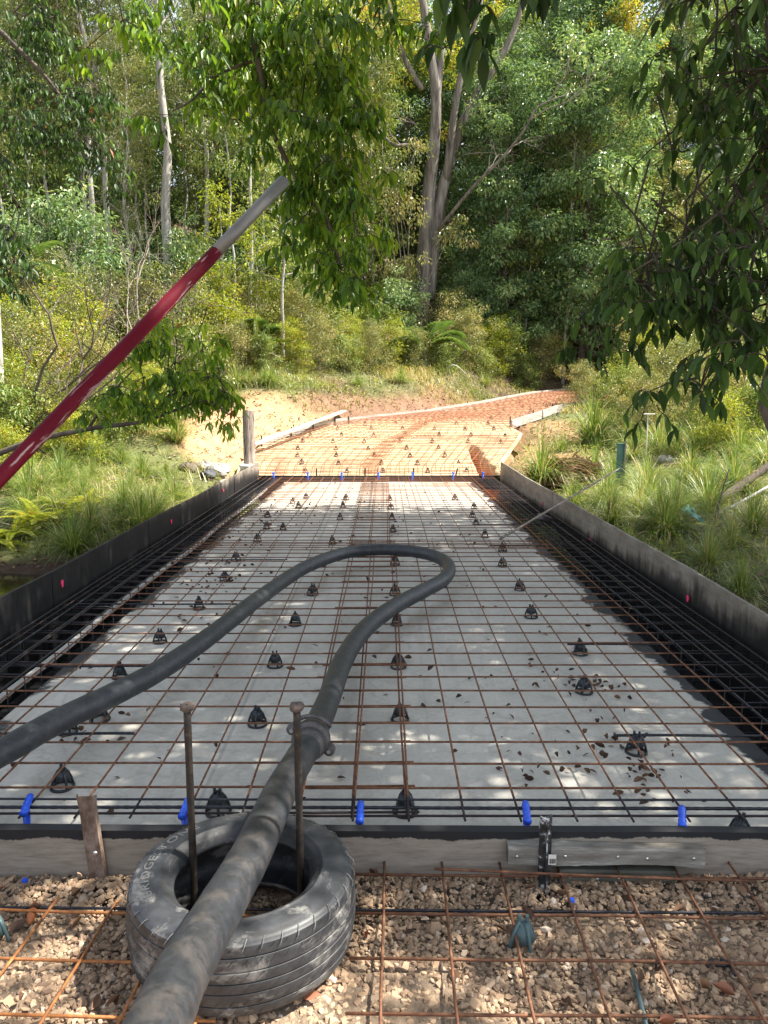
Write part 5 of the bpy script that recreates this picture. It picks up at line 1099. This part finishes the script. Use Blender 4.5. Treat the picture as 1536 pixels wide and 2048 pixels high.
# ------------------------------------------------------------------ palms
def palm(label, x, y, z, h, n_f, Lf, seed, azs=None, sc=1):
    r = np.random.default_rng(seed); t = empty('palm', (x, y, z), label, 'palm')
    b = MB(); b.tube([(0, 0, -.3), (.02, 0, h * .5), (0, 0, h)], [.06, .05, .04], 10); b.build('trunk', M_twig, t, True)
    for k in range(n_f):
        az = azs[k] if azs else k * 2.4; el = r.uniform(.7, 1.35); L_ = Lf * r.uniform(.8, 1.1)
        d = Vector((math.cos(az) * math.cos(el), math.sin(az) * math.cos(el), math.sin(el))); p = Vector((0, 0, h)); pts = [p.copy()]
        for i in range(12): d = (d + Vector((0, 0, -.10 - .01 * i))).normalized(); p = p + d * (L_ / 12); pts.append(p.copy())
        b = MB(); b.tube(pts, np.linspace(.014, .003, 13), 5, tone=.6); V0 = []
        P, D, Nn, LL_ = [], [], [], []
        n2 = 48
        for i in range(n2):
            q = .14 + .86 * i / n2; j = min(11, int(q * 12)); c = pts[j].lerp(pts[j + 1], q * 12 - j); tg = (pts[j + 1] - pts[j]).normalized(); sd = tg.cross(Vector((0, 0, 1))).normalized(); up = sd.cross(tg)
            for s in (-1, 1):
                P.append(tuple(c)); D.append(tuple((tg * .75 + sd * s * .8 + Vector((0, 0, -.18))).normalized())); Nn.append(tuple((up + sd * s * .2).normalized())); LL_.append(Lf * .36 * math.sin(math.pi * (.12 + .8 * q)) + .05)
        LL_ = np.array(LL_); A = leaves(np.array(P), np.array(D), np.array(Nn), LL_, np.full(len(LL_), .017 * (1 + Lf * .2)), True)
        b.add(A[0], A[1], A[2], np.clip(r.normal(.6, .15, len(A[0])), 0, 1)); b.build('frond', M_palm, t, False, True)
for (px, y, h, n_f, Lf, lab, azs) in [(848, 27.5, .9, 7, 1.9, 'bright green young palm at the top of the bank', [.2, .9, 1.9, 2.9, -.4, 3.6, 1.3]), (300, 24, 1.0, 8, 1.7, 'dark green palm behind the dead tree', None), (215, 22.6, .9, 6, 1.6, 'small palm with arching frond near the pole', None), (65, 23, 2.8, 6, 2.0, 'palm with long frond above the left bushes', None), (520, 23.6, .5, 6, 1.3, 'small fan of palm leaves left of the slim trunk', None), (1400, 30, 1.5, 6, 1.7, 'palm half hidden behind the right leaves', None)]:
    x = posx(px, y); palm(lab, x, y, T(x, y), h, n_f, Lf, int(px), azs)

# ------------------------------------------------------------------ tussocks and ferns
def blades(r, n_, L_, w, spread, segs=5, droop=1.0, base=.06):
    az = r.uniform(0, 6.28, n_); el = np.clip(r.normal(1.15, .22 * spread, n_), .25, 1.55); Ln = L_ * r.uniform(.5, 1.1, n_)
    d = np.stack([np.cos(az) * np.cos(el), np.sin(az) * np.cos(el), np.sin(el)], -1); p = np.stack([np.cos(az) * base * r.random(n_), np.sin(az) * base * r.random(n_), np.zeros(n_)], -1)
    sd = np.stack([-np.sin(az), np.cos(az), np.zeros(n_)], -1) + r.normal(0, .25, (n_, 3)); V = []
    for i in range(segs + 1):
        ww = w * (1 - .9 * (i / segs) ** 1.6) * r.uniform(.8, 1.2, n_) if i else np.full(n_, w)
        V += [p - sd * ww[:, None] / 2, p + sd * ww[:, None] / 2]
        d = d + np.array((0, 0, -1.0)) * (droop * (.10 + .10 * i)) * r.uniform(.5, 1.3, n_)[:, None]; d /= np.linalg.norm(d, axis=1)[:, None]; p = p + d * (Ln / segs)[:, None]
    V = np.stack(V, 1); m = 2 * (segs + 1); off = (np.arange(n_) * m)[:, None, None]
    F = np.array([(2 * i, 2 * i + 1, 2 * i + 3, 2 * i + 2) for i in range(segs)])
    tn = np.clip(r.normal(.5, .2, n_) + (r.random(n_) < .2) * .45, 0, 1)
    return V.reshape(-1, 3), (F[None] + off).reshape(-1, 4), np.repeat(tn, m)
TU = []
for i, (n_, L_, w, sp, dr) in enumerate([(620, .85, .009, 1.5, 1.3), (560, .78, .008, 1.8, 1.5), (800, .6, .0045, 1.7, 1.5), (460, .9, .0095, 1.3, 1.0)]):
    A = blades(np.random.default_rng(40 + i), n_, L_, w, sp, 5, dr); TU.append(np_mesh('blades', A[0], None, A[1], M_tuft, False, A[2]))
def tussock(px, py, y, sc, k, lab, group):
    x = posx(px, y); z = T(x, y)
    t = empty('grass_tussock', (x, y, z - .02), lab, 'tussock', group, rng.uniform(0, 6)); t.scale = (sc * 1.2, sc * 1.2, sc * 1.05); link('blades', TU[k], t)
rtu = [(1185, 18.5, 1.6, 0, 'large green tussock beside the right ramp board'), (1085, 14.6, 1.25, 0, 'yellow green tussock at the far end of the right wall'), (1255, 17.5, 1.1, 1, 'spiky tussock right of the large one'), (1320, 16.5, 1.1, 0, 'tussock under the hanging leaf tips'), (1400, 16, 1.2, 3, 'tall tussock right of the hanging leaf tips'), (1480, 15, 1.2, 0, 'dense tussock toward the right edge'), (1150, 11.6, .75, 1, 'arching tussock against the middle of the right wall'), (1215, 11.8, .85, 0, 'pale tussock behind the leaning stick'), (1300, 12.5, .95, 0, 'broad tussock in the middle of the right bank'), (1385, 13, 1.0, 1, 'sunny tussock right of the broad one'), (1470, 12.5, .9, 3, 'straight bladed tussock right of the sunny one'), (1540, 13.5, 1.1, 0, 'tussock cut by the right edge'), (1260, 9.0, .62, 2, 'fine grass clump against the right wall'), (1350, 8.0, .75, 2, 'lush fine grass clump beside the right wall'), (1410, 7.6, .8, 2, 'dark green fine clump next to the lush one'), (1500, 7.9, .85, 2, 'fine grass clump at the right edge in shade'), (1530, 7.0, .6, 2, 'small shaded grass clump by the dark rocks'), (1345, 19, 1.1, 1, 'tussock in the back right bank'), (1440, 18.5, 1.1, 0, 'back tussock below the green bush'), (1520, 18, 1.2, 3, 'back tussock at the right edge'), (1250, 21, .9, 1, 'tussock beyond the large one'), (1120, 17.6, .6, 0, 'small tussock beside the dry straw heap'), (1230, 14.2, .8, 3, 'tussock around the teal post')]
for px, y, s, k, lab in rtu: tussock(px, 0, y, s, k, lab, 'tussocks on the right bank')
ltu = [(55, 12.0, .95, 3, 'tall dark tussock at the left edge near the pole'), (120, 13.2, .9, 0, 'tussock under the red pole'), (300, 11.2, .8, 3, 'upright tussock beside the left wall'), (345, 12.6, .8, 0, 'tussock close to the middle of the left wall'), (260, 13, .8, 2, 'fine grass clump left of the wall tussocks'), (355, 16.4, .9, 3, 'thin tussock below the sapling leaves'), (330, 14.5, .7, 2, 'fine grass clump behind the wall tussocks'), (200, 15.0, .9, 1, 'sprawling tussock near the teal bag'), (40, 17.5, 1.0, 2, 'pale grass clump left behind the pole'), (620, 27, 1.2, 0, 'tussock right of the slim bank trunk'), (660, 26, 1.0, 2, 'fine grass clump on the sunny bank'), (590, 25, .7, 2, 'grass clump at the slim trunk base'), (720, 27.5, 1.0, 0, 'tussock on the bank left of the palm'), (0, 14.5, 1.0, 0, 'tussock cut by the left edge'), (150, 16.5, 1, 3, 'tall tussock behind the pole at left'), (270, 18, 1.0, 1, 'arching tussock left of the sand slope'), (400, 13.4, .55, 2, 'small grass clump at the left wall end')]
for px, y, s, k, lab in ltu: tussock(px, 0, y, s, k, lab, 'tussocks on the left bank')
for side, lst in (('right', [(9.5, 1250, 1500), (10.6, 1200, 1540), (12, 1180, 1540), (13.6, 1200, 1540), (15.5, 1150, 1540), (17.5, 1180, 1540), (20, 1190, 1540), (23, 1240, 1540)]), ('left', [(10.9, 120, 330), (12.2, 0, 370), (11.6, 10, 330), (13, -10, 380), (14.8, 0, 330), (16.5, -10, 300), (18.5, 0, 260), (21.8, 440, 560), (24.5, 560, 800), (26.5, 520, 840), (28.5, 600, 1000)])):
    for bi, (y, a, c) in enumerate(lst):
        for j in range(5):
            px = a + (c - a) * (j + .5) / 5 + rng.normal(0, 12)
            tussock(px, 0, y + rng.normal(0, .4), rng.uniform(.55, .9), int(rng.integers(0, 4)), 'tussock on the %s bank, %s band back from the viewer, %s from the left' % (side, ORD[bi], ORD[j]), 'tussocks filling the %s bank' % side)
def fern_mesh(seed):
    r = np.random.default_rng(seed); b = MB()
    for k in range(14):
        az = k * 2.4; el = r.uniform(.5, 1.1); d = Vector((math.cos(az) * math.cos(el), math.sin(az) * math.cos(el), math.sin(el))); p = Vector((0, 0, 0)); pts = [p.copy()]; L_ = r.uniform(.4, .65)
        for i in range(10): d = (d + Vector((0, 0, -.13))).normalized(); p = p + d * L_ / 10; pts.append(p.copy())
        b.tube(pts, .003, 4, False, .3); P, D, Nn, LL_ = [], [], [], []
        for i in range(36):
            q = .15 + .85 * i / 36; j = min(9, int(q * 10)); c = pts[j].lerp(pts[j + 1], q * 10 - j); tg = (pts[j + 1] - pts[j]).normalized(); sd = tg.cross(Vector((0, 0, 1))).normalized(); up = sd.cross(tg)
            for s in (-1, 1): P.append(tuple(c)); D.append(tuple(tg * .35 + sd * s)); Nn.append(tuple(up)); LL_.append(.11 * (1.05 - q) + .012)
        LL_ = np.array(LL_); A = leaves(np.array(P), np.array(D), np.array(Nn), LL_, np.full(len(LL_), .011)); b.add(A[0], A[1], None, np.repeat(np.clip(r.normal(.6, .2, len(P)), 0, 1), 4))
    return b.mesh('fronds', M_leaf_yel, False, True)
FM = [fern_mesh(1), fern_mesh(2)]
for i, (px, y, s, lab) in enumerate([(20, 10.4, 1.1, 'yellow green fern at the left edge above the creek'), (75, 10.6, 1.2, 'wide fern second from the left edge'), (135, 10.8, 1.0, 'fern drooping over the creek bank'), (110, 11.4, .9, 'fern behind the drooping one'), (190, 12.0, .7, 'small fern near the pole foot grass'), (255, 12.2, .7, 'small fern left of the wall tussocks'), (-30, 10.2, 1.2, 'fern cut by the left edge'), (165, 11.3, .8, 'fern at the dark undercut bank'), (50, 11.2, 1.0, 'fern behind the edge fern')]):
    x = posx(px, y); t = empty('fern', (x, y, T(x, y) + .02), lab, 'fern', 'ferns on the creek bank', rng.uniform(0, 6)); t.scale = (s,) * 3; link('fronds', FM[i % 2], t)

# ------------------------------------------------------------------ ground cover: grass, herbs, litter (stuff)
def scatter(seed, n_, xr, yr, mask):
    r = np.random.default_rng(seed); x = r.uniform(*xr, n_); y = r.uniform(*yr, n_); k_ = mask(x, y, r); return r, x[k_], y[k_]
def offroad(x, y):
    L_, R_ = ip(y, LED), ip(y, RED); d = np.maximum(L_ - x, x - R_)
    return np.where(y > 14.7, d > .25, (x < XL - .12) | (x > XR + .12)) & (y > 3)
def gmask(x, y, r):
    n1 = fbm(x, y, .9, 4, 31); L_ = ip(y, LED); R_ = ip(y, RED)
    sand = (x > L_ - 2.2 - (y - 17.5) * .45) & (x < L_ + 1) & (y > 15.6) & (y < 21.3); cut = (x > L_ - .7) & (x < R_) & (y >= 21) & (y < 25); rs = (x < R_ + 1.5) & (x > R_ - 1) & (y > 13.5) & (y < 23)
    wet = terr(x, y) < -.42
    vis = np.abs(x) < y * .58 + 1.5
    return offroad(x, y) & (n1 + r.normal(0, .3, len(x)) > -.12) & ~(sand & (r.random(len(x)) > .02)) & ~(cut & (r.random(len(x)) > .12)) & ~(rs & (r.random(len(x)) > .2)) & ~wet & vis
r, gx_, gy_ = scatter(1, 190000, (-17, 17), (3, 31), gmask)
n_ = len(gx_); h_ = r.uniform(.08, .36, n_) * (1 + .5 * fbm(gx_, gy_, .6, 3, 33)); az = r.uniform(0, 6.28, n_); lean_ = r.uniform(.1, .9, n_)
P0 = np.stack([gx_, gy_, terr(gx_, gy_) - .01], -1); D_ = np.stack([np.cos(az) * lean_, np.sin(az) * lean_, np.ones(n_)], -1); D_ /= np.linalg.norm(D_, axis=1)[:, None]; S_ = np.stack([-np.sin(az), np.cos(az), np.zeros(n_)], -1)
wv = (.0045 + .0002 * gy_)[:, None]
V = np.stack([P0 - S_ * wv, P0 + S_ * wv, P0 + D_ * (h_ * .6)[:, None] + S_ * wv * .7, P0 + D_ * (h_ * .6)[:, None] - S_ * wv * .7, P0 + D_ * h_[:, None] + np.stack([np.cos(az), np.sin(az), -.3 * np.ones(n_)], -1) * (h_ * .3)[:, None]], 1).reshape(-1, 3)
o5 = (np.arange(n_) * 5)[:, None]; F4 = (np.array([[0, 1, 2, 3]]) + o5); F3 = (np.array([[3, 2, 4]]) + o5)
tn = np.clip(.58 + .38 * fbm(gx_, gy_, .7, 3, 34) + r.normal(0, .17, n_) + (r.random(n_) < .15) * .35, 0, 1)
tag(link('grass', np_mesh('grass', V, F3, F4, M_grass, False, np.repeat(tn, 5))), 'short green and straw coloured grass over both banks', 'grass', kind='stuff')
r, hx, hy = scatter(2, 95000, (-17, 17), (3, 33), gmask)
n_ = len(hx); hh = r.uniform(.03, .28, n_) * (1 + .4 * fbm(hx, hy, .8, 3, 36)); u = unit(r, n_); u[:, 2] = np.abs(u[:, 2]) * .3
L2 = r.uniform(.035, .085, n_); A = leaves(np.stack([hx, hy, terr(hx, hy) + hh], -1), u, np.array((0, 0, 1.0)) + unit(r, n_) * .5, L2, L2 * .5)
tn = np.clip(.45 + .3 * fbm(hx, hy, .4, 3, 37) + r.normal(0, .15, n_), 0, 1)
tag(link('ground_herbs', np_mesh('herbs', A[0], A[1], None, M_leaf_yel, False, np.repeat(tn, 4))), 'low leafy herbs and weeds spread over the banks', 'ground cover', kind='stuff')
r, lx, ly = scatter(3, 170000, (-24, 24), (2.6, 48), lambda x, y, r: offroad(x, y) & (np.abs(x) < y * .6 + 1.5) & (terr(x, y) > -.52) & (r.random(len(x)) < .6))
n_ = len(lx); u = unit(r, n_); u[:, 2] *= .25; L2 = r.uniform(.04, .10, n_) * (1 + ly / 60)
A = leaves(np.stack([lx, ly, terr(lx, ly) + .02], -1), u, np.array((0, 0, 1.0)) + unit(r, n_) * .4, L2, L2 * .4); tn = np.clip(r.normal(.5, .22, n_), 0, .95)
tag(link('leaf_litter', np_mesh('litter', A[0], A[1], None, M_litter, False, np.repeat(tn, 4))), 'dry brown leaf litter covering the banks and forest floor', 'leaf litter', kind='stuff')
# bank twigs
r = np.random.default_rng(77); b = MB()
for k in range(420):
    y = r.uniform(10, 32); x = r.uniform(-.55 * y, .55 * y)
    if not offroad(np.array([x]), np.array([y]))[0] or T(x, y) < -.5: continue
    a = r.uniform(0, 3.14); L_ = r.uniform(.2, .9); e = r.uniform(0, .5)
    p = Vector((x, y, T(x, y) + .04)); d = Vector((math.cos(a), math.sin(a), e)) * L_
    b.tube([p, p + d * .5 + Vector((0, 0, r.normal(0, .04))), p + d], [.008, .006, .003], 4, False)
tag(b.build('fallen_twigs', M_twig, smooth=True), 'scattered dry twigs lying over the banks', 'twigs', kind='stuff')
# curled dead leaves on slab and gravel
def fallen(seed, pts, z, mat, label, Lr=(.03, .07), tone=(.45, .2)):
    r = np.random.default_rng(seed); P = np.array(pts); n_ = len(P); u = unit(r, n_); u[:, 2] *= .3; L2 = r.uniform(*Lr, n_)
    V, f3, f4, m = leaves(np.c_[P, np.full(n_, z) + r.uniform(.004, .018, n_)], u, np.array((0, 0, 1.0)) + unit(r, n_) * .6, L2, L2 * r.uniform(.3, .55, n_), True, r.uniform(-.02, .06, n_))
    tag(link('fallen_leaves', np_mesh('fallen_leaves', V, f3, f4, mat, True, np.repeat(np.clip(r.normal(*tone, n_), 0, 1), m))), label, 'fallen leaves', kind='stuff')
r = np.random.default_rng(8); pts = []
for (px, py, n_, s) in [(560, 1030, 40, .35), (525, 1050, 50, .3), (590, 1010, 35, .35), (480, 1075, 35, .3), (430, 1130, 28, .25), (420, 1160, 22, .2), (400, 1175, 20, .18), (1195, 1385, 26, .16), (1180, 1375, 8, .1), (1225, 1490, 20, .13), (1130, 1500, 7, .12), (1300, 1545, 22, .14), (1310, 1575, 14, .08), (1080, 1555, 9, .05), (370, 1240, 9, .1), (180, 1450, 8, .1), (180, 1480, 5, .06), (970, 1415, 4, .1), (1040, 1365, 5, .08), (500, 1560, 2, .05), (1145, 1260, 5, .15), (1090, 1350, 6, .2), (970, 1090, 5, .2), (1250, 1510, 8, .1)]:
    p = at(px, py, .05)
    for k in range(n_): pts.append((p.x + r.normal(0, s), p.y + r.normal(0, s * 1.1)))
for k in range(230): pts.append((r.uniform(-1.9, 1.6), r.uniform(2.6, 14)))
pts = [p for p in pts if -1.9 < p[0] < 1.7 and 2.55 < p[1] < 14.7]
fallen(1, pts, .05, M_litter, 'curled brown dead leaves scattered on the pale slab', (.02, .055), (.36, .2))
pts = [(r.uniform(-1.5, 1.5), r.uniform(1.2, 2.45)) for k in range(150)]
fallen(2, pts, .01, M_litter, 'brown and reddish dead leaves scattered on the gravel', (.03, .065), (.62, .28))
pts = [(r.uniform(-2.3, 2.1), r.uniform(2.7, 12)) for k in range(45)]
fallen(3, pts, .155, M_litter, 'few dead leaves caught on top of the mesh', (.03, .06), (.4, .2))
o = MB(); p = at(66, 1840, .0); n_ = 16
o.lathe([(.0001, -.048), (.010, -.038), (.0145, -.015), (.0135, .012), (.007, .036), (.0001, .047)], 14, Matrix.Translation((p.x, p.y, .028)) @ Matrix.Rotation(R(12), 4, 'Z') @ Matrix.Rotation(R(-80), 4, 'X'))
M_pod = simple('orange_pod', [(.3, (.22, .06, .02)), (.7, (.42, .14, .045))], 25, .6, bmp=.3); tag(o.build('seed_pod', M_pod, smooth=True), 'orange brown oval seed pod on gravel at lower left', 'seed pod')
b = MB(); q0, q1 = at(1265, 1942, .03), at(1300, 2080, .02); b.tube([q0, q0.lerp(q1, .5), q1], [.006, .007, .006], 8); tag(b.build('metal_strip', M_plastic_g, smooth=True), 'thin pale teal strip lying on gravel at lower right', 'strip')
b = MB()
for (px, py, dx) in ((1200, 1700, 0), ): pass
for k, (px, py) in enumerate([(1445, 1930), (1420, 1925), (1465, 1940), (1455, 1925)]):
    p = at(px, py, .02); a = k * .8; b = MB(); b.tube([p - Vector((math.cos(a), math.sin(a), 0)) * .02, p + Vector((math.cos(a), math.sin(a), 0)) * .02], .006, 8)
    tag(b.build('plastic_clip', M_plastic, smooth=True), 'small black plastic offcut at lower right, %s of a heap of four' % ('nearest', 'leftmost', 'rightmost', 'middle')[k], 'offcut', 'black offcuts on gravel')
for (px, py, lab) in ((1143, 1802, 'small blue plastic crumb on gravel below the stake'), (50, 1762, 'small blue plastic crumb on gravel at left')):
    p = at(px, py, .01); b = MB(); b.lathe([(.0001, 0), (.011, .001), (.009, .010), (.0001, .012)], 7, Matrix.Translation((p.x, p.y, .008))); tag(b.build('plastic_crumb', M_blue), lab, 'plastic bit')

# ------------------------------------------------------------------ post, pot, rocks and oddments
pp = aty(497, 905, 14.9)
t = empty('timber_post', (pp.x, 14.95, .25), 'weathered round timber post at the far end of the left wall', 'post')
b = MB(); n_ = 22; rr = []; prof = []
th = np.arange(n_) * 2 * math.pi / n_; base_r = .112 * (1 + .05 * np.sin(th * 3 + 1) + .03 * np.sin(th * 7)); V = []
for i in range(14):
    z = -.35 + 1.52 * i / 13
    V += [((q * (1 + .01 * math.sin(i * 2 + a))) * math.cos(a), q * math.sin(a), z + (.012 * math.sin(3 * a) if i == 13 else 0)) for q, a in zip(base_r, th)]
V.append((0, 0, 1.165)); F = [(i * n_ + j, i * n_ + (j + 1) % n_, (i + 1) * n_ + (j + 1) % n_, (i + 1) * n_ + j) for i in range(13) for j in range(n_)]; F3 = [(13 * n_ + j, 13 * n_ + (j + 1) % n_, 14 * n_) for j in range(n_)]
b.add(V, F3, F); b.build('log_body', M_post, t)
t = empty('white_pipe_collar', (pp.x - .01, 14.72, .14), 'cracked white pipe collar at the foot of the timber post', 'pipe')
b = MB(); b.lathe([(.13, -.1), (.13, .2), (.145, .21), (.145, .25), (.13, .26), (.115, .255), (.115, -.1)], 26); b.build('collar', M_white, t, True)
def rock(label, x, y, z, s, mat, seed, name='rock'):
    r = np.random.default_rng(seed); b = MB(); nl, nn = 9, 12; V = []
    for i in range(nl):
        ph = math.pi * i / (nl - 1)
        for j in range(nn):
            a = j * 2 * math.pi / nn; k_ = 1 + .22 * math.sin(a * 2 + seed) * math.sin(ph * 2 + seed) + .13 * math.sin(a * 3 + seed * 2) + r.normal(0, .04)
            V.append((math.sin(ph) * math.cos(a) * k_ * s[0], math.sin(ph) * math.sin(a) * k_ * s[1], math.cos(ph) * k_ * s[2]))
    F = [(i * nn + j, i * nn + nn + j, i * nn + nn + (j + 1) % nn, i * nn + (j + 1) % nn) for i in range(nl - 1) for j in range(nn)]
    b.add(V, None, F); tag(b.build(name, mat, loc=(x, y, z)), label, 'rock')
for i, (px, py, y, s, mt, lab) in enumerate([(432, 905, 15.4, .2, M_rock_pale, 'largest pale rock left of the post'), (408, 895, 15.6, .14, M_rock_pale, 'pale rock left of the largest one'), (458, 900, 15.3, .13, M_rock_pale, 'pale rock between the largest one and the post'), (415, 918, 14.6, .13, M_rock_dark, 'dark rock below the pale rocks'), (450, 928, 14.2, .12, M_rock_pale, 'pale rock against the left wall end'), (475, 885, 15.8, .1, M_rock_pale, 'small pale rock behind the post'), (375, 910, 15.2, .15, M_bark_dark, 'brown earth lump left of the rocks'),
        (1495, 1195, 6.0, .16, M_rock_dark, 'dark rock behind the right wall in shade'), (1525, 1200, 5.9, .14, M_rock_dark, 'dark rock at the right edge in shade'), (1460, 1170, 6.4, .10, M_rock_dark, 'small dark rock beside the wall step'), (1330, 925, 15.5, .14, M_rock_pale, 'pale rock among the right tussocks'), (1265, 940, 14.5, .12, M_rock_pale, 'pale rock behind the leaning stick')]):
    x = posx(px, y); rock(lab, x, y, T(x, y) + s * .35, (s * 1.3, s, s * .75), mt, i + 3)
M_earthcore = simple('straw_core', [(.3, (.16, .09, .055)), (.7, (.30, .19, .12))], 25, .95, bmp=.5)
# dry straw heap
r = np.random.default_rng(64); x = posx(1140, 14.8); n_ = 2600; u = unit(r, n_); u[:, 2] = np.abs(u[:, 2]); P = u * np.array((.55, .45, .32)) * (r.random(n_) ** .25)[:, None]; D = unit(r, n_); D[:, 2] *= .4; L2 = r.uniform(.08, .22, n_)
A = leaves(P - D * .06, D, u + .01, L2, np.full(n_, .008)); 
t = empty('straw_heap', (x, 14.8, T(x, 14.8) - .03), 'brown heap of dry straw between the right tussocks', 'straw heap'); link('straw', np_mesh('straw', A[0], A[1], None, M_drystraw, False, np.repeat(r.random(n_), 4)), t)
b = MB(); b.lathe([(.46, 0), (.4, .12), (.25, .22), (.0001, .27)], 14); b.build('core', M_earthcore, t, True); t.scale = (1.5, 1.5, 1.5)
# teal sheets
def sheetcloth(name, label, pts, mat, th=.006, cat='plastic sheet', sub=8):
    P = [Vector(p) for p in pts]; V = []; r = np.random.default_rng(len(label)); n_ = sub
    for i in range(n_ + 1):
        for j in range(n_ + 1):
            u, v = i / n_, j / n_; p = P[0].lerp(P[1], u).lerp(P[3].lerp(P[2], u), v); V.append(p + Vector((r.normal(0, .012), .05 * math.sin(u * 9 + v * 4), .012 * math.sin(v * 8))))
    A_ = np.array([tuple(p) for p in V]); F = grid_faces(n_ + 1, n_ + 1); m = len(A_); B2 = A_ + np.array((0, th, th)); F2 = F[:, ::-1] + m
    b = MB(); b.add(np.vstack([A_, B2]), None, np.vstack([F, F2])); return tag(b.build(name, mat, smooth=True), label, cat)
sheetcloth('plastic_bag', 'crumpled teal plastic sheeting in grass below the red pole', [aty(160, 905, 15.2), aty(188, 908, 15.0), aty(195, 850, 15.6), aty(172, 862, 15.6)], M_teal)
M_teal_d = simple('dark_teal_panel', [(.3, (.03, .10, .09)), (.8, (.10, .24, .21))], 5, .4, bmp=.2)
t = empty('teal_panel', (0, 0, 0), 'narrow dark teal plastic panel standing among the right tussocks', 'panel'); p0 = aty(1240, 945, 13.6); p1 = aty(1256, 875, 13.6)
b = MB(); b.box((p0.x - .07, 13.6, T(p0.x, 13.6) - .1), (p0.x + .09, 13.62, p1.z - .1), Matrix.Shear('XY', 4, (.0, 0)) if False else None, bev=.004); b.build('panel_face', M_teal_d, t)
b = MB(); b.tube([(p0.x + .05, 13.58, T(p0.x, 13.6) - .1), (p0.x + .06, 13.58, p1.z + .02), (p0.x + .12, 13.58, p1.z + .35)], .012, 6); b.build('stake', M_bark_dark, t)
sheetcloth('plastic_sheet', 'pale blue green plastic scrap on the right bank above the fine grass', [aty(1362, 1022, 10.2), aty(1410, 1046, 9.9), aty(1385, 1018, 10.4), aty(1372, 1010, 10.5)], M_teal)
sheetcloth('plastic_sheet', 'small teal plastic leaf shaped scrap on the bank beside the plank', [aty(608, 822, 21.6), aty(622, 822, 21.6), aty(622, 810, 21.8), aty(610, 812, 21.8)], M_teal)
b = MB(); p = aty(1296, 830, 16); b.tube([(p.x, 16, T(p.x, 16) - .1), (p.x, 16, p.z + .02)], .012, 6); b.tube([(p.x - .09, 16, p.z + .02), (p.x + .14, 16, p.z + .02)], .012, 6); tag(b.build('survey_peg', M_white), 'small white T shaped peg among the right tussocks', 'peg')
# leaning stick over the right wall with grey block
a_ = Vector((1.235, 8.05, .17)); c_ = Vector((2.30, 9.47, .425)); dv = c_ - a_
t = empty('leaning_stick', (0, 0, 0), 'long thin stick leaning from the mesh over the right wall', 'stick'); b = MB(); b.tube([a_ + dv * q for q in np.linspace(0, 1.97, 8)], [.014, .013, .013, .013, .012, .012, .011, .010], 8); b.build('rod', M_twig, t, True)
b = MB(); pq = at(1088, 1040, .17); b.box((-.10, -.05, -.02), (.10, .05, .06), Matrix.Translation(pq) @ Matrix.Rotation(R(35), 4, 'Z') @ Matrix.Rotation(R(20), 4, 'Y'), bev=.012); b.lathe([(.014, .055), (.02, .06), (.014, .066), (.0001, .066)], 12, Matrix.Translation(pq)); tag(b.build('grey_block', M_clamp), 'grey block lying on the mesh under the leaning stick', 'block')
